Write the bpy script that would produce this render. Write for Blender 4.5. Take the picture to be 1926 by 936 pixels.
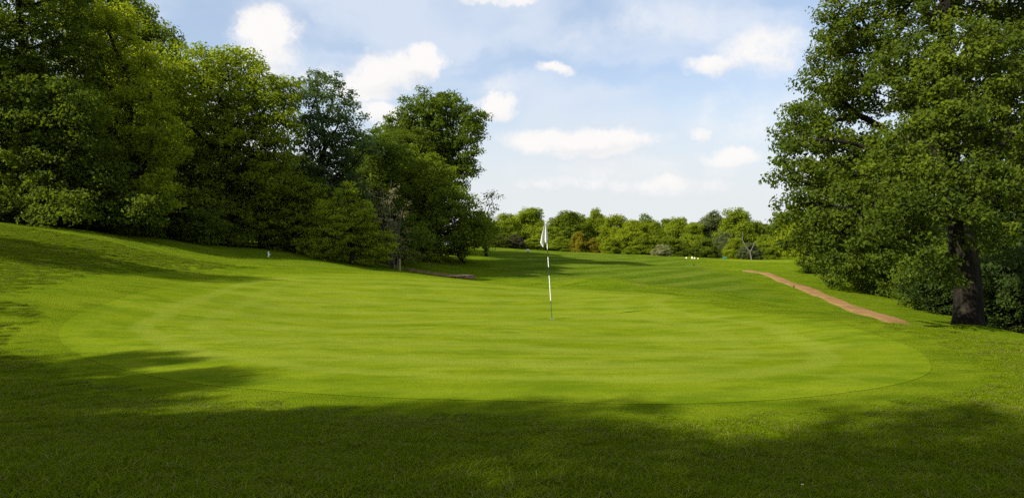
import bpy, math, random
import numpy as np
from mathutils import Vector

for _o in list(bpy.data.objects):
    bpy.data.objects.remove(_o)
SC = bpy.context.scene
COL = SC.collection
RNG = np.random.default_rng(11)
random.seed(11)

# ------------------------------------------------------------------ camera
EYE = 1.6
F = 1400.0                       # focal length in photo pixels (photo 1926 x 936)
CX, CY = 963.0, 468.0
cam = bpy.data.cameras.new('camera')
cam.sensor_width = 36.0
cam.lens = F / 1926.0 * 36.0
cam.clip_start = 0.05
cam.clip_end = 4000.0
camo = bpy.data.objects.new('camera', cam)
camo.location = (0, 0, EYE)
camo.rotation_euler = (math.radians(90), 0, 0)
COL.objects.link(camo)
SC.camera = camo

# ------------------------------------------------------------------ light, sky, exposure
SUN_EL = math.radians(35)
SUN_DIR = Vector((-math.cos(SUN_EL) * 0.995, -math.cos(SUN_EL) * 0.60, math.sin(SUN_EL) * 1.16)).normalized()
sun = bpy.data.lights.new('sun', 'SUN')
sun.energy = 5.0
sun.angle = math.radians(0.55)
sun.color = (1.0, 0.945, 0.86)
suno = bpy.data.objects.new('sun', sun)
suno.rotation_euler = SUN_DIR.to_track_quat('Z', 'Y').to_euler()
suno.location = (-60, 0, 60)
COL.objects.link(suno)
SC.view_settings.view_transform = 'Standard'
SC.view_settings.look = 'None'
SC.view_settings.exposure = 0.75
SC.view_settings.gamma = 1.0
SC.view_settings.use_curve_mapping = False
SC.cycles.max_bounces = 6; SC.cycles.diffuse_bounces = 4; SC.cycles.transmission_bounces = 4
SC.cycles.transparent_max_bounces = 8
SC.cycles.use_denoising = False
SC.cycles.sample_clamp_indirect = 3.0; SC.cycles.sample_clamp_direct = 8.0
SC.cycles.caustics_reflective = False; SC.cycles.caustics_refractive = False

def azel(px, py):
    az = math.atan((px - CX) / F)
    el = math.atan((CY - py) / F * math.cos(az))
    return az, el

class NT:
    """small helper round a node tree"""
    def __init__(self, tree):
        self.t = tree; tree.nodes.clear()
    def n(self, kind, **kw):
        nd = self.t.nodes.new(kind)
        for k, v in kw.items():
            if k == 'inp':
                for a, b in v.items():
                    if hasattr(b, 'links') or isinstance(b, bpy.types.NodeSocket):
                        self.t.links.new(b, nd.inputs[a])
                    else:
                        nd.inputs[a].default_value = b
            else:
                setattr(nd, k, v)
        return nd
    def math(self, op, a, b=None, c=None, clamp=False):
        nd = self.t.nodes.new('ShaderNodeMath'); nd.operation = op; nd.use_clamp = clamp
        for i, v in enumerate((a, b, c)):
            if v is None: continue
            if isinstance(v, bpy.types.NodeSocket): self.t.links.new(v, nd.inputs[i])
            else: nd.inputs[i].default_value = v
        return nd.outputs[0]
    def smooth(self, v, lo, hi, a=0.0, b=1.0):
        nd = self.t.nodes.new('ShaderNodeMapRange'); nd.interpolation_type = 'SMOOTHSTEP'
        self.t.links.new(v, nd.inputs[0])
        for i, x in zip((1, 2, 3, 4), (lo, hi, a, b)): nd.inputs[i].default_value = x
        return nd.outputs[0]
    def mix(self, f, a, b, blend='MIX'):
        nd = self.t.nodes.new('ShaderNodeMix'); nd.data_type = 'RGBA'; nd.blend_type = blend
        for i, v in ((0, f), (6, a), (7, b)):
            if isinstance(v, bpy.types.NodeSocket): self.t.links.new(v, nd.inputs[i])
            elif i == 0: nd.inputs[i].default_value = v
            else: nd.inputs[i].default_value = (*v, 1) if len(v) == 3 else v
        return nd.outputs[2]
    def noise(self, vec, scale, detail=4, rough=0.55, dist=0.0):
        nd = self.t.nodes.new('ShaderNodeTexNoise')
        nd.inputs['Scale'].default_value = scale; nd.inputs['Detail'].default_value = detail
        nd.inputs['Roughness'].default_value = rough; nd.inputs['Distortion'].default_value = dist
        if vec is not None: self.t.links.new(vec, nd.inputs['Vector'])
        return nd.outputs['Fac']
    def mapping(self, vec, scale=(1, 1, 1), rot=(0, 0, 0), loc=(0, 0, 0)):
        nd = self.t.nodes.new('ShaderNodeMapping')
        self.t.links.new(vec, nd.inputs[0])
        nd.inputs['Scale'].default_value = scale; nd.inputs['Rotation'].default_value = rot; nd.inputs['Location'].default_value = loc
        return nd.outputs[0]

world = bpy.data.worlds.new('World')
SC.world = world
world.cycles.sampling_method = 'MANUAL'; world.cycles.sample_map_resolution = 256
world.use_nodes = True
W = NT(world.node_tree)
sky = W.n('ShaderNodeTexSky', sky_type='NISHITA')
sky.sun_disc = False
sky.sun_elevation = math.asin(SUN_DIR.z)
sky.sun_rotation = math.atan2(SUN_DIR.x, SUN_DIR.y)
sky.altitude = 0; sky.air_density = 1.0; sky.dust_density = 0.6; sky.ozone_density = 2.0
SKY_STRENGTH = 0.10
VEIL0, VEIL1 = .36, .86
WHITE = 5.75                                    # radiance of sunlit cloud before the strength factor
tc = W.n('ShaderNodeTexCoord')
dirv = tc.outputs['Generated']
sep = W.n('ShaderNodeSeparateXYZ', inp={0: dirv})
az = W.math('ARCTAN2', sep.outputs[0], sep.outputs[1])
el = W.math('ARCSINE', sep.outputs[2])
P = W.n('ShaderNodeCombineXYZ', inp={0: az, 1: el}).outputs[0]
N1 = W.n('ShaderNodeTexNoise', inp={'Vector': P, 'Scale': 17.0, 'Detail': 8.0, 'Roughness': 0.66})
wv = W.n('ShaderNodeVectorMath', operation='MULTIPLY_ADD', inp={0: N1.outputs['Color'], 1: (0.085, 0.05, 0), 2: (-0.0425, -0.025, 0)})
PW = W.n('ShaderNodeVectorMath', operation='ADD', inp={0: P, 1: wv.outputs[0]}).outputs[0]
fine = W.n('ShaderNodeSeparateColor', inp={0: N1.outputs['Color']}).outputs[2]
# cumulus clouds in view: (px, py, rx, ry, opacity)
CL = [(505, 62, 60, 46, 1.0), (505, 105, 56, 42, .85), (735, 135, 82, 36, 1.0), (795, 118, 40, 30, 1.0),
      (690, 165, 60, 32, .85), (720, 215, 50, 22, .85), (620, 140, 30, 26, .5), (935, 196, 42, 24, .9),
      (1042, 128, 42, 13, .75), (1050, 266, 100, 26, .95), (1150, 268, 90, 23, .9),
      (1315, 248, 28, 12, .5), (1375, 290, 62, 18, .7), (1070, 342, 90, 15, .55), (1260, 350, 100, 22, .65),
      (1345, 122, 52, 20, .75), (1440, 95, 90, 46, .7), (945, 2, 80, 10, .7), (1270, 45, 200, 42, .32), (1400, 215, 130, 55, .36), (1100, 70, 130, 45, .30), (1180, 318, 260, 26, .35), (930, 165, 60, 22, .35), (545, 130, 60, 26, .5)]
dens = None; under = None
for (px, py, rx, ry, op) in CL:
    a0, e0 = azel(px, py)
    k = 1.55 / F
    scl = W.n('ShaderNodeVectorMath', operation='MULTIPLY_ADD', inp={0: PW, 1: (1 / (rx * k), 1 / (ry * k), 0), 2: (-a0 / (rx * k), -e0 / (ry * k), 0)})
    d = W.n('ShaderNodeVectorMath', operation='LENGTH', inp={0: scl.outputs[0]}).outputs['Value']
    m = W.smooth(d, 1.0, 0.2, 0.0, op)
    dt = W.n('ShaderNodeVectorMath', operation='DOT_PRODUCT', inp={0: scl.outputs[0], 1: (0.25, -1.0, 0)}).outputs['Value']
    dens = m if dens is None else W.math('MAXIMUM', dens, m)
    under = W.math('MULTIPLY', dt, m) if under is None else W.math('MULTIPLY_ADD', dt, m, under)
# the same broken cumulus goes on over the rest of the sky
gen = W.noise(W.mapping(dirv, (1, 1, 2.0)), 3.2, 4, 0.55)
gen = W.smooth(gen, 0.52, 0.66)
outside = W.math('MAXIMUM', W.smooth(W.math('ABSOLUTE', az), 0.72, 0.95), W.smooth(el, 0.36, 0.6))
dens_f = W.math('MULTIPLY', dens, W.math('MULTIPLY_ADD', fine, 2.6, -0.3))
dens_f = W.smooth(dens_f, 0.10, 0.85)
dens_f = W.math('MAXIMUM', dens_f, W.math('MULTIPLY', gen, outside))
# thin high veil, everywhere
veil = W.noise(W.mapping(PW, (2.2, 6.0, 1), (0, 0, math.radians(14))), 1.6, 3, 0.5, 0.3)
veil = W.smooth(veil, 0.40, 0.60, VEIL0, VEIL1)
low = W.smooth(el, 0.25, 0.06, 0.0, 0.90)
c1 = W.mix(veil, sky.outputs[0], (WHITE * .76, WHITE * .84, WHITE * .97))
c1 = W.mix(low, c1, (WHITE * .83, WHITE * .862, WHITE * .88))
cw = W.mix(W.smooth(under, 0.0, 0.8, 0, .9), (WHITE * 1.02, WHITE * 1.0, WHITE * .985), (WHITE * .80, WHITE * .82, WHITE * .86))
c2 = W.mix(dens_f, c1, cw)
bg = W.n('ShaderNodeBackground', inp={'Color': c2, 'Strength': SKY_STRENGTH})
wo = W.n('ShaderNodeOutputWorld', inp={'Surface': bg.outputs[0]})

# ------------------------------------------------------------------ small helpers
def world_pt(px, py, d):
    return ((px - CX) / F * d, d, EYE - (py - CY) / F * d)

def tag(o, label=None, cat=None, group=None, kind=None):
    if label: o['label'] = label
    if cat: o['category'] = cat
    if group: o['group'] = group
    if kind: o['kind'] = kind
    return o

def empty(name, loc, label=None, cat=None, group=None):
    o = bpy.data.objects.new(name, None)
    o.location = loc; o.empty_display_size = 0.3
    COL.objects.link(o)
    return tag(o, label, cat, group)

def mesh_np(name, verts, faces, mat=None, parent=None, smooth=False, attrs=None):
    """faces: (n,k) int array of equal sized polygons, or list of lists"""
    me = bpy.data.meshes.new(name)
    v = np.asarray(verts, dtype=np.float32)
    if isinstance(faces, np.ndarray):
        k = faces.shape[1]
        me.vertices.add(len(v)); me.vertices.foreach_set('co', v.ravel())
        me.loops.add(faces.size); me.loops.foreach_set('vertex_index', faces.astype(np.int32).ravel())
        me.polygons.add(len(faces))
        me.polygons.foreach_set('loop_start', np.arange(0, faces.size, k, dtype=np.int32))
        me.polygons.foreach_set('loop_total', np.full(len(faces), k, dtype=np.int32))
        me.update(calc_edges=True)
    else:
        me.from_pydata([tuple(map(float, a)) for a in v], [], faces)
    if attrs:
        for an, (dom, data) in attrs.items():
            at = me.attributes.new(an, 'FLOAT', dom)
            at.data.foreach_set('value', np.asarray(data, dtype=np.float32))
    me.polygons.foreach_set('use_smooth', np.full(len(me.polygons), smooth, dtype=bool))
    if mat is not None: me.materials.append(mat)
    o = bpy.data.objects.new(name, me)
    COL.objects.link(o)
    if parent is not None: o.parent = parent
    return o

# ------------------------------------------------------------------ terrain height
CP = []
def cp(px, py, d): CP.append(world_pt(px, py, d))
for a in [(-7, 3, .12), (0, 3, 0), (7, 3, -.06), (0, -8, 0), (-14, -8, .8), (14, -8, -.5), (-16, 5, 1.3), (16, 5, -.9), (-12, 10, .75),
          (0, 5, 0), (4, 5, -.02), (-3.5, 5, .02), (-24, 14, 2.4), (-40, 10, 3.5), (-30, -10, 2.2), (35, 5, -2.2), (0, -30, 0), (-40, -30, 2), (40, -30, -2),
          (22, 16, -1.7), (15, 14, -.75), (17, 19, -1.15), (9, 8, -.02)]: CP.append(a)
for a in [(1038, 601, 16.8), (963, 757, 7.75), (1750, 690, 9.6), (1926, 645, 12.2), (1926, 780, 7.1), (1700, 610, 15.6), (1560, 590, 18.5),
          (1280, 557, 24), (1130, 547, 25.5), (1000, 541, 27), (950, 535, 28), (870, 526, 29.5), (760, 514, 32), (700, 508, 34), (640, 498, 36), (560, 488, 37), (500, 480, 38), (300, 452, 36), (0, 422, 31), (150, 435, 33),
          (0, 700, 9.9), (0, 650, 12), (0, 610, 13.5), (0, 580, 14.3), (0, 540, 16.8), (0, 500, 20), (0, 470, 22.5), (150, 540, 18), (300, 515, 24),
          (200, 590, 15.2), (300, 470, 31), (430, 515, 27), (420, 482, 35), (150, 455, 28), (600, 520, 28), (600, 600, 17), (760, 540, 24),
          (1038, 560, 22.5), (1300, 600, 17), (1500, 650, 12.6), (1300, 680, 10.6), (600, 680, 10.6), (300, 650, 12.2), (700, 620, 14.8),
          # behind the crest of the green: dip, ditch, mounds
          (865, 522, 43), (790, 512, 45), (950, 527, 42), (700, 499, 43), (1000, 529, 38.5), (1130, 531, 37),
          (1250, 548, 35),
          # fairway
          (870, 505, 52), (900, 490, 64), (880, 463, 96), (1000, 500, 60), (1000, 471, 100), (1100, 536, 44), (1100, 510, 58), (1100, 482, 84),
          (1100, 475, 105), (1240, 482, 100), (1240, 510, 60), (1350, 488, 96), (1350, 510, 64), (1480, 489, 84), (1510, 491, 81), (1400, 490, 86), (1440, 505, 72),
          (1400, 540, 45), (1300, 545, 40), (1395, 509, 70), (1450, 516, 60), (1500, 538, 48), (1560, 561, 39), (1640, 590, 31.5), (1700, 608, 27),
          (1820, 632, 24), (1535, 516, 64), (1600, 545, 50), (1700, 577, 38), (1800, 606, 30.5), (1926, 640, 27),
          (850, 487, 58), (1440, 575, 21), (1800, 625, 14)]: cp(*a)
CP.append((12.0, 22.5, -1.0)); CP.append((14.2, 24.5, -1.25)); CP.append((16.0, 22.0, -1.3)); CP.append((14.6, 19.5, -.95))
for px, py, d, dz in [(1440, 575, 24, .25), (1560, 590, 21, .16), (1700, 610, 18, .18), (1800, 625, 16.5, .2), (1926, 645, 14.2, .16), (1926, 645, 17, .4), (1280, 557, 27, .2), (1700, 610, 20.5, .33), (1560, 590, 24, .3)]:
    q_ = world_pt(px, py, d); CP.append((q_[0], q_[1], q_[2] - dz))
for a in [(5, 31, -.42), (10, 30, -.75), (0.5, 33, -.25), (-3, 36, -.12), (-6, 39, .12), (14, 24, -.85), (12.5, 21, -.5), (-14, 50, 1.5), (-30, 50, 2.8), (-50, 60, 3), (-12, 80, 2.0),
          (-30, 100, 3), (-6, 135, 2.0), (12, 135, .9), (45, 135, .2), (80, 135, 0), (60, 60, -1.5), (50, 40, -1.9), (40, 25, -2.0), (45, 90, -.2),
          (-80, 20, 4), (-100, 120, 3), (120, 120, -1), (120, 20, -2), (0, 300, 0), (-200, 300, 2), (200, 300, 0)]: CP.append(a)
CP = np.array(CP, float)
def warpc(x, y):
    yy = np.maximum(y + 12.0, 2.0)
    return np.stack([x / (yy) ** 0.8 * 1.2, np.log(yy) * 3.2], -1)
def tps_k(r2): return 0.5 * r2 * np.log(np.maximum(r2, 1e-12))
_Q = warpc(CP[:, 0], CP[:, 1])
_n = len(_Q)
_K = tps_k(((_Q[:, None] - _Q[None]) ** 2).sum(-1)) + np.eye(_n) * 0.0008
_A = np.zeros((_n + 3, _n + 3)); _A[:_n, :_n] = _K; _A[:_n, _n] = 1; _A[:_n, _n + 1:] = _Q; _A[_n:, :_n] = _A[:_n, _n:].T
_w = np.linalg.solve(_A, np.concatenate([CP[:, 2], [0, 0, 0]]))
def height(x, y):
    x = np.asarray(x, float); y = np.asarray(y, float)
    sh = x.shape
    xf = np.clip(x.ravel(), -260, 260); yf = np.clip(y.ravel(), -34, 380)
    out = np.empty(len(xf))
    for s in range(0, len(xf), 20000):
        q = warpc(xf[s:s + 20000], yf[s:s + 20000])
        k = tps_k(((q[:, None] - _Q[None]) ** 2).sum(-1))
        out[s:s + 20000] = k @ _w[:_n] + _w[_n] + q @ _w[_n + 1:]
    for mx_, my_, ma, sx_, sy_ in ((4.6, 36.5, .26, 2.6, 1.3), (0.2, 38.5, .20, 2.2, 1.2), (9.0, 35.5, .14, 2.0, 1.2)):
        out += ma * np.exp(-((xf - mx_) / sx_) ** 2 - ((yf - my_) / sy_) ** 2)
    # gentle unevenness, stronger off the green
    off = np.clip((np.hypot((xf + 1) / 9.5, (yf - 16) / 10.5) - 1.0) * 1.5, 0, 1)
    out += off * (0.035 * np.sin(xf * .9 + 1.3 * np.sin(yf * .35)) * np.sin(yf * .62 + .8) + 0.05 * np.sin(xf * .31 + 2) * np.sin(yf * .23 + 1))
    return out.reshape(sh)
def hz(x, y): return float(height(np.array([x]), np.array([y]))[0])
def hit(px, py, dmax=160.0):
    d = np.concatenate([np.arange(3.5, 60, .1), np.arange(60, dmax, .4)])
    x = (px - CX) / F * d; z = EYE - (py - CY) / F * d
    below = z < height(x, d)
    if not below.any(): return None
    i = int(np.argmax(below))
    return float(x[i]), float(d[i])

def crest_report():
    for px in (0, 150, 300, 500, 640, 760, 870, 1000, 1130, 1280, 1560, 1700, 1926):
        d = np.arange(4, 60, .1)
        py = CY + (EYE - height((px - CX) / F * d, d)) / d * F
        mn = np.minimum.accumulate(py)
        # visible silhouettes: places where py stops decreasing
        loc = [(round(float(d[i]), 1), round(float(py[i]))) for i in range(1, len(d) - 1) if py[i] <= mn[i] + 1e-9 and py[i + 1] > py[i]]
        print('CREST', px, loc[:6])

# ------------------------------------------------------------------ grass materials
PAL = {  # dark, mid, light grass
    'green': ((.084, .127, .0040), (.122, .162, .0045), (.160, .198, .0090)),
    'fringe': ((.078, .121, .0040), (.112, .154, .0045), (.146, .186, .0080)),
    'rough': ((.066, .109, .0040), (.098, .147, .0045), (.136, .178, .0075)),
    'fairway': ((.046, .085, .0040), (.068, .109, .0045), (.096, .137, .0095))}
DRY = (.155, .145, .03)
def grass_mat(name, kind):
    m = bpy.data.materials.new(name); m.use_nodes = True
    T = NT(m.node_tree)
    geo = T.n('ShaderNodeNewGeometry')
    pos = geo.outputs['Position']
    big = T.noise(T.mapping(pos, (0.30, 0.55, .3), (0, 0, math.radians(12))), 1.0, 5, 0.6, 0.5)
    medm = T.noise(T.mapping(pos, (0.8, 1.7, .8), (0, 0, math.radians(-8))), 1.0, 7, 0.66)
    small = T.noise(pos, 7.0, 5, 0.7)
    tiny = T.noise(T.mapping(pos, (1, .55, 1)), 55.0, 3, 0.75)
    fb, fs, fm = T.smooth(big, 0.34, 0.66), T.smooth(small, 0.48, 0.74, 0, .55), T.smooth(medm, 0.42, 0.66, 0, .95)
    def pal(k):
        dark, mid, light = PAL[k]
        c = T.mix(fb, mid, light)
        c = T.mix(fm, c, dark)
        return T.mix(fs, c, dark)
    dark, mid, light = PAL[kind]
    col = pal(kind)
    lt = (light[0] * 1.14, light[1] * 1.10, light[2] * 2.6)
    if kind in ('green', 'fringe', 'fairway'):
        e0 = T.n('ShaderNodeAttribute', attribute_name='edge').outputs['Fac']
        wob = T.noise(pos, .5, 4, .6)
        e = T.math('ADD', e0, T.math('MULTIPLY', T.math('SUBTRACT', wob, .5), .9))
    if kind == 'green':
        # broad mowing swathes across the green, fading towards its edge
        wv = T.n('ShaderNodeTexWave', wave_type='BANDS', bands_direction='Y', inp={'Vector': T.mapping(pos, (1, 1, 0), (0, 0, math.radians(9))), 'Scale': .17, 'Distortion': 5.5, 'Detail': 4.0, 'Detail Scale': .8, 'Detail Roughness': .65})
        col = T.mix(T.math('MULTIPLY', wv.outputs['Fac'], T.smooth(e, .3, 3.0, 0, .42)), col, lt)
        pt = T.noise(T.mapping(pos, (.55, 1.3, 1), (0, 0, .2)), 1.3, 6, .7, .6)
        col = T.mix(T.smooth(pt, .50, .68, 0, .6), col, lt)
        col = T.mix(T.smooth(pt, .46, .30, 0, .5), col, (dark[0] * 1.15, dark[1] * .98, dark[2]))
        ring = T.smooth(T.math('SINE', T.math('MULTIPLY', e, 2 * math.pi / 1.1)), -.2, .95)
        col = T.mix(T.math('MULTIPLY', ring, T.smooth(e0, 4.5, .8, 0.0, .45)), col, lt)
        thin = T.math('MULTIPLY', T.smooth(e0, .0, .06), T.smooth(e0, .24, .10))
        col = T.mix(T.math('MULTIPLY', thin, T.smooth(small, .4, .6, .1, .45)), col, (dark[0] * .8, dark[1] * .75, dark[2]))
        col = T.mix(T.smooth(e, 1.3, .0), col, pal('fringe'))
    if kind == 'fringe':
        col = T.mix(T.smooth(e, 1.3, .1), col, pal('rough'))
    if kind == 'fairway':
        wv = T.n('ShaderNodeTexWave', wave_type='BANDS', bands_direction='X', inp={'Vector': T.mapping(pos, (1, 1, 0), (0, 0, math.radians(38))), 'Scale': .085, 'Distortion': 2.2, 'Detail': 3.0, 'Detail Scale': .5})
        col = T.mix(T.math('MULTIPLY', T.smooth(wv.outputs['Fac'], .25, .8), .65), col, (light[0] * 1.25, light[1] * 1.15, light[2] * 1.6))
        dr = T.noise(T.mapping(pos, (.12, .05, .1), (0, 0, math.radians(38))), 1.6, 5, .6)
        col = T.mix(T.smooth(dr, .54, .72, 0, .55), col, DRY)
        col = T.mix(T.smooth(T.math('ADD', e0, T.math('MULTIPLY', wob, 2.0)), 4.2, 1.0), col, pal('rough'))
    if kind == 'rough':
        dr = T.noise(T.mapping(pos, (.5, .9, .5)), 1.1, 6, .65)
        col = T.mix(T.smooth(dr, .55, .74, 0, .6), col, DRY)
    col = T.mix(T.smooth(tiny, .42, .75, 0, .55), col, (dark[0] * .5, dark[1] * .58, dark[2] * .7))
    h = T.math('ADD', T.math('MULTIPLY', small, .5), tiny)
    bump = T.n('ShaderNodeBump', inp={'Strength': .6 if kind == 'green' else .9, 'Distance': .014 if kind == 'green' else .035, 'Height': h})
    b = T.n('ShaderNodeBsdfPrincipled', inp={'Base Color': col, 'Roughness': .8, 'Normal': bump.outputs[0]})
    b.inputs['Specular IOR Level'].default_value = 0.0
    T.n('ShaderNodeOutputMaterial', inp={'Surface': b.outputs[0]})
    return m
M_GREEN = grass_mat('putting_grass', 'green')
M_FAIR = grass_mat('fairway_grass', 'fairway')
M_ROUGH = grass_mat('rough_grass', 'rough')
M_FRINGE = grass_mat('fringe_grass', 'fringe')

# ------------------------------------------------------------------ ground sheets
def axis(lo, hi, fine, grow, origin):
    def half(lim):
        v = [0.0]; s = fine
        while v[-1] < lim:
            v.append(v[-1] + s); s *= grow
        return v
    a = half(hi - origin); b = half(origin - lo)
    return np.array([origin - t for t in b[:0:-1]] + [origin + t for t in a])
gx = axis(-900, 900, .26, 1.028, 0.0)
gy = axis(-60, 1500, .22, 1.017, 9.0)
X, Y = np.meshgrid(gx, gy)
Z = height(X, Y)
nx, ny = len(gx), len(gy)
idx = np.arange(nx * ny).reshape(ny, nx)
faces = np.stack([idx[:-1, :-1], idx[:-1, 1:], idx[1:, 1:], idx[1:, :-1]], -1).reshape(-1, 4)
ground = mesh_np('rough_ground', np.stack([X, Y, Z], -1).reshape(-1, 3), faces, M_ROUGH, smooth=True)
tag(ground, 'uneven mown grass of the course sloping round the green', 'ground', kind='structure')

def smooth_closed(pts, n=160):
    p = np.array(pts, float); m = len(p)
    out = []
    for i in range(n):
        t = i / n * m; k = int(t); f = t - k
        a, b, c, d = p[(k - 1) % m], p[k % m], p[(k + 1) % m], p[(k + 2) % m]
        out.append(.5 * (2 * b + (c - a) * f + (2 * a - 5 * b + 4 * c - d) * f * f + (3 * b - a - 3 * c + d) * f ** 3))
    return np.array(out)

def polar_sheet(name, outline, rings, base, off, mat, label, kind='structure'):
    c = outline.mean(0)
    ts = np.linspace(0, 1, rings + 1)[1:]
    ts = 1 - (1 - ts) ** 1.15
    V = [c]
    E = [99.0]
    seg = np.roll(outline, -1, 0) - outline
    for t in ts:
        V.extend(c + (outline - c) * t)
    V = np.array(V); n = len(outline)
    # distance to the outline
    d = np.sqrt(((V[:, None] - outline[None]) ** 2).sum(-1)).min(1)
    sm = np.clip(d / max(.8, 40 * off), 0, 1); sm = sm * sm * (3 - 2 * sm)
    z = height(V[:, 0], V[:, 1]) + base + off * sm
    fc = []
    for j in range(n): fc.append([0, 1 + j, 1 + (j + 1) % n])
    for r in range(rings - 1):
        for j in range(n):
            a = 1 + r * n + j; b = 1 + r * n + (j + 1) % n
            fc.append([a, a + n, b + n, b])
    o = mesh_np(name, np.column_stack([V, z]), fc, mat, smooth=True, attrs={'edge': ('POINT', d)})
    # faces look up
    me = o.data
    if me.polygons[0].normal.z < 0: me.flip_normals()
    return tag(o, label, 'ground', kind=kind)

GREEN_PX = [(560, 742), (760, 753), (963, 758), (1200, 762), (1420, 757), (1600, 742), (1715, 716), (1752, 690), (1715, 655), (1630, 625), (1500, 598), (1340, 574)]
g_out = [hit(*p) for p in GREEN_PX]
g_out += [(6.0, 23.0), (2.4, 26.6), (-1.2, 28.2), (-4.5, 29.0), (-7.5, 29.0)]
g_out += [hit(*p) for p in [(480, 517), (400, 527), (290, 545), (190, 575), (130, 605), (110, 635), (150, 668), (240, 698), (380, 724)]]
G_OUT = smooth_closed(g_out, 220)
# the apron round the green: the same outline pushed outwards
gc = G_OUT.mean(0)
def grow_outline(o, k):
    t = np.roll(o, -1, 0) - np.roll(o, 1, 0)
    nrm = np.stack([t[:, 1], -t[:, 0]], -1); nrm /= np.linalg.norm(nrm, axis=1)[:, None]
    if ((nrm * (o - o.mean(0))).sum(1)).mean() < 0: nrm = -nrm
    wig = .25 * np.sin(np.arange(len(o)) * .21) + .12 * np.sin(np.arange(len(o)) * .53)
    return o + nrm * (k + wig * min(1, k))[:, None] if np.ndim(k) else o + nrm * (k + wig * min(1, k))[:, None]
A_OUT = grow_outline(G_OUT, 1.9)
apron = polar_sheet('apron', A_OUT, 90, .001, .006, M_FRINGE, 'band of slightly longer grass around the putting green')
green = polar_sheet('putting_green', G_OUT, 90, .0105, .006, M_GREEN, 'sunlit smooth putting green with mowing swathes')

# fairway sheet beyond the green
fw = [hit(*p) for p in [(905, 500), (900, 486)]]
fw_pts = [(-1.5, 47), (-2.5, 56), (-4.2, 72), (-5.2, 95), (4, 104), (12, 104), (21, 101), (28, 97), (25, 92), (22.0, 83), (20.6, 74), (19.4, 62.5), (17.7, 52), (16.2, 44), (14.2, 37), (11.6, 33.8), (7.0, 40.5), (2.5, 43)]
FW = smooth_closed(fw_pts, 200)
fairway = polar_sheet('fairway', FW, 80, .004, .035, M_FAIR, 'shaded striped fairway falling towards the dirt path')

tee_pts = [(23.5, 82), (26.5, 79.5), (30, 78.5), (31.8, 82), (31.5, 89), (28, 93), (24, 92), (22.5, 87)]
tee = polar_sheet('tee', smooth_closed(tee_pts, 80), 20, .01, .07, M_GREEN, 'bright sunlit raised tee beyond the path')

# dirt path
m = bpy.data.materials.new('path_dirt'); m.use_nodes = True
T = NT(m.node_tree)
geo = T.n('ShaderNodeNewGeometry'); pos = geo.outputs['Position']
n1 = T.noise(pos, .8, 6, .6); n2 = T.noise(pos, 14, 5, .7)
col = T.mix(T.smooth(n1, .35, .65), (.200, .110, .036), (.275, .158, .058))
col = T.mix(T.smooth(n2, .5, .75, 0, .6), col, (.15, .085, .038))
at = T.n('ShaderNodeAttribute', attribute_name='edge')
g2 = T.math('ADD', at.outputs['Fac'], T.math('MULTIPLY', T.noise(pos, 3.5, 5, .6), .55))
bump = T.n('ShaderNodeBump', inp={'Strength': .8, 'Distance': .03, 'Height': n2})
col = T.mix(T.smooth(g2, .46, .24, 0, .85), col, (.10, .13, .02))
b = T.n('ShaderNodeBsdfPrincipled', inp={'Base Color': col, 'Roughness': .95, 'Normal': bump.outputs[0]})
b.inputs['Specular IOR Level'].default_value = .1
T.n('ShaderNodeOutputMaterial', inp={'Surface': b.outputs[0]})
M_PATH = m
UP = [(1425, 507.5), (1445, 513), (1470, 522), (1500, 532), (1540, 545), (1580, 564), (1620, 581), (1660, 595), (1715, 609)]
LP = [(1388, 508), (1410, 515.5), (1437, 522), (1468, 533), (1505, 547.5), (1545, 563), (1585, 581), (1620, 594), (1655, 604)]
PD = [70, 63, 57, 51.5, 45.5, 39, 34, 30.5, 27]
pu = [world_pt(p[0], p[1], d)[:2] for p, d in zip(UP, PD)]; pl = [world_pt(p[0], p[1], d)[:2] for p, d in zip(LP, PD)]
pc = [((a[0] + c[0]) / 2, (a[1] + c[1]) / 2) for a, c in zip(pu, pl)]
# centre line with an even real width
cl = np.array(pc)
last = cl[-1] - cl[-3]; last /= np.linalg.norm(last)
cl = np.vstack([cl, cl[-1] + last * 2.5])
def resample(p, n):
    s = np.concatenate([[0], np.cumsum(np.linalg.norm(np.diff(p, axis=0), axis=1))])
    t = np.linspace(0, s[-1], n)
    q = np.stack([np.interp(t, s, p[:, 0]), np.interp(t, s, p[:, 1])], -1)
    for _ in range(8): q[1:-1] = .25 * q[:-2] + .5 * q[1:-1] + .25 * q[2:]
    return q
cl = resample(cl, 120)
tg = np.gradient(cl, axis=0); tg /= np.linalg.norm(tg, axis=1)[:, None]
nr = np.stack([tg[:, 1], -tg[:, 0]], -1)
wid = .57 + .05 * np.sin(np.arange(120) * .13) + .02 * np.sin(np.arange(120) * .6)
V = []; E = []
for k, t in enumerate(np.linspace(-1, 1, 9)):
    p = cl + nr * (wid * t)[:, None]
    z = height(p[:, 0], p[:, 1]) + .055 + .02 * (1 - t * t) - (.05 if abs(t) == 1 else 0)
    V.append(np.column_stack([p, z])); E.append(np.full(120, 1 - abs(t)))
V = np.array(V); idx = np.arange(9 * 120).reshape(9, 120)
fc = np.stack([idx[:-1, :-1], idx[:-1, 1:], idx[1:, 1:], idx[1:, :-1]], -1).reshape(-1, 4)
path = mesh_np('path', V.reshape(-1, 3), fc, M_PATH, smooth=True, attrs={'edge': ('POINT', np.array(E).ravel())})
if path.data.polygons[0].normal.z < 0: path.data.flip_normals()
tag(path, 'reddish dirt path curving past the hedge', 'path', kind='structure')

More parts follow.
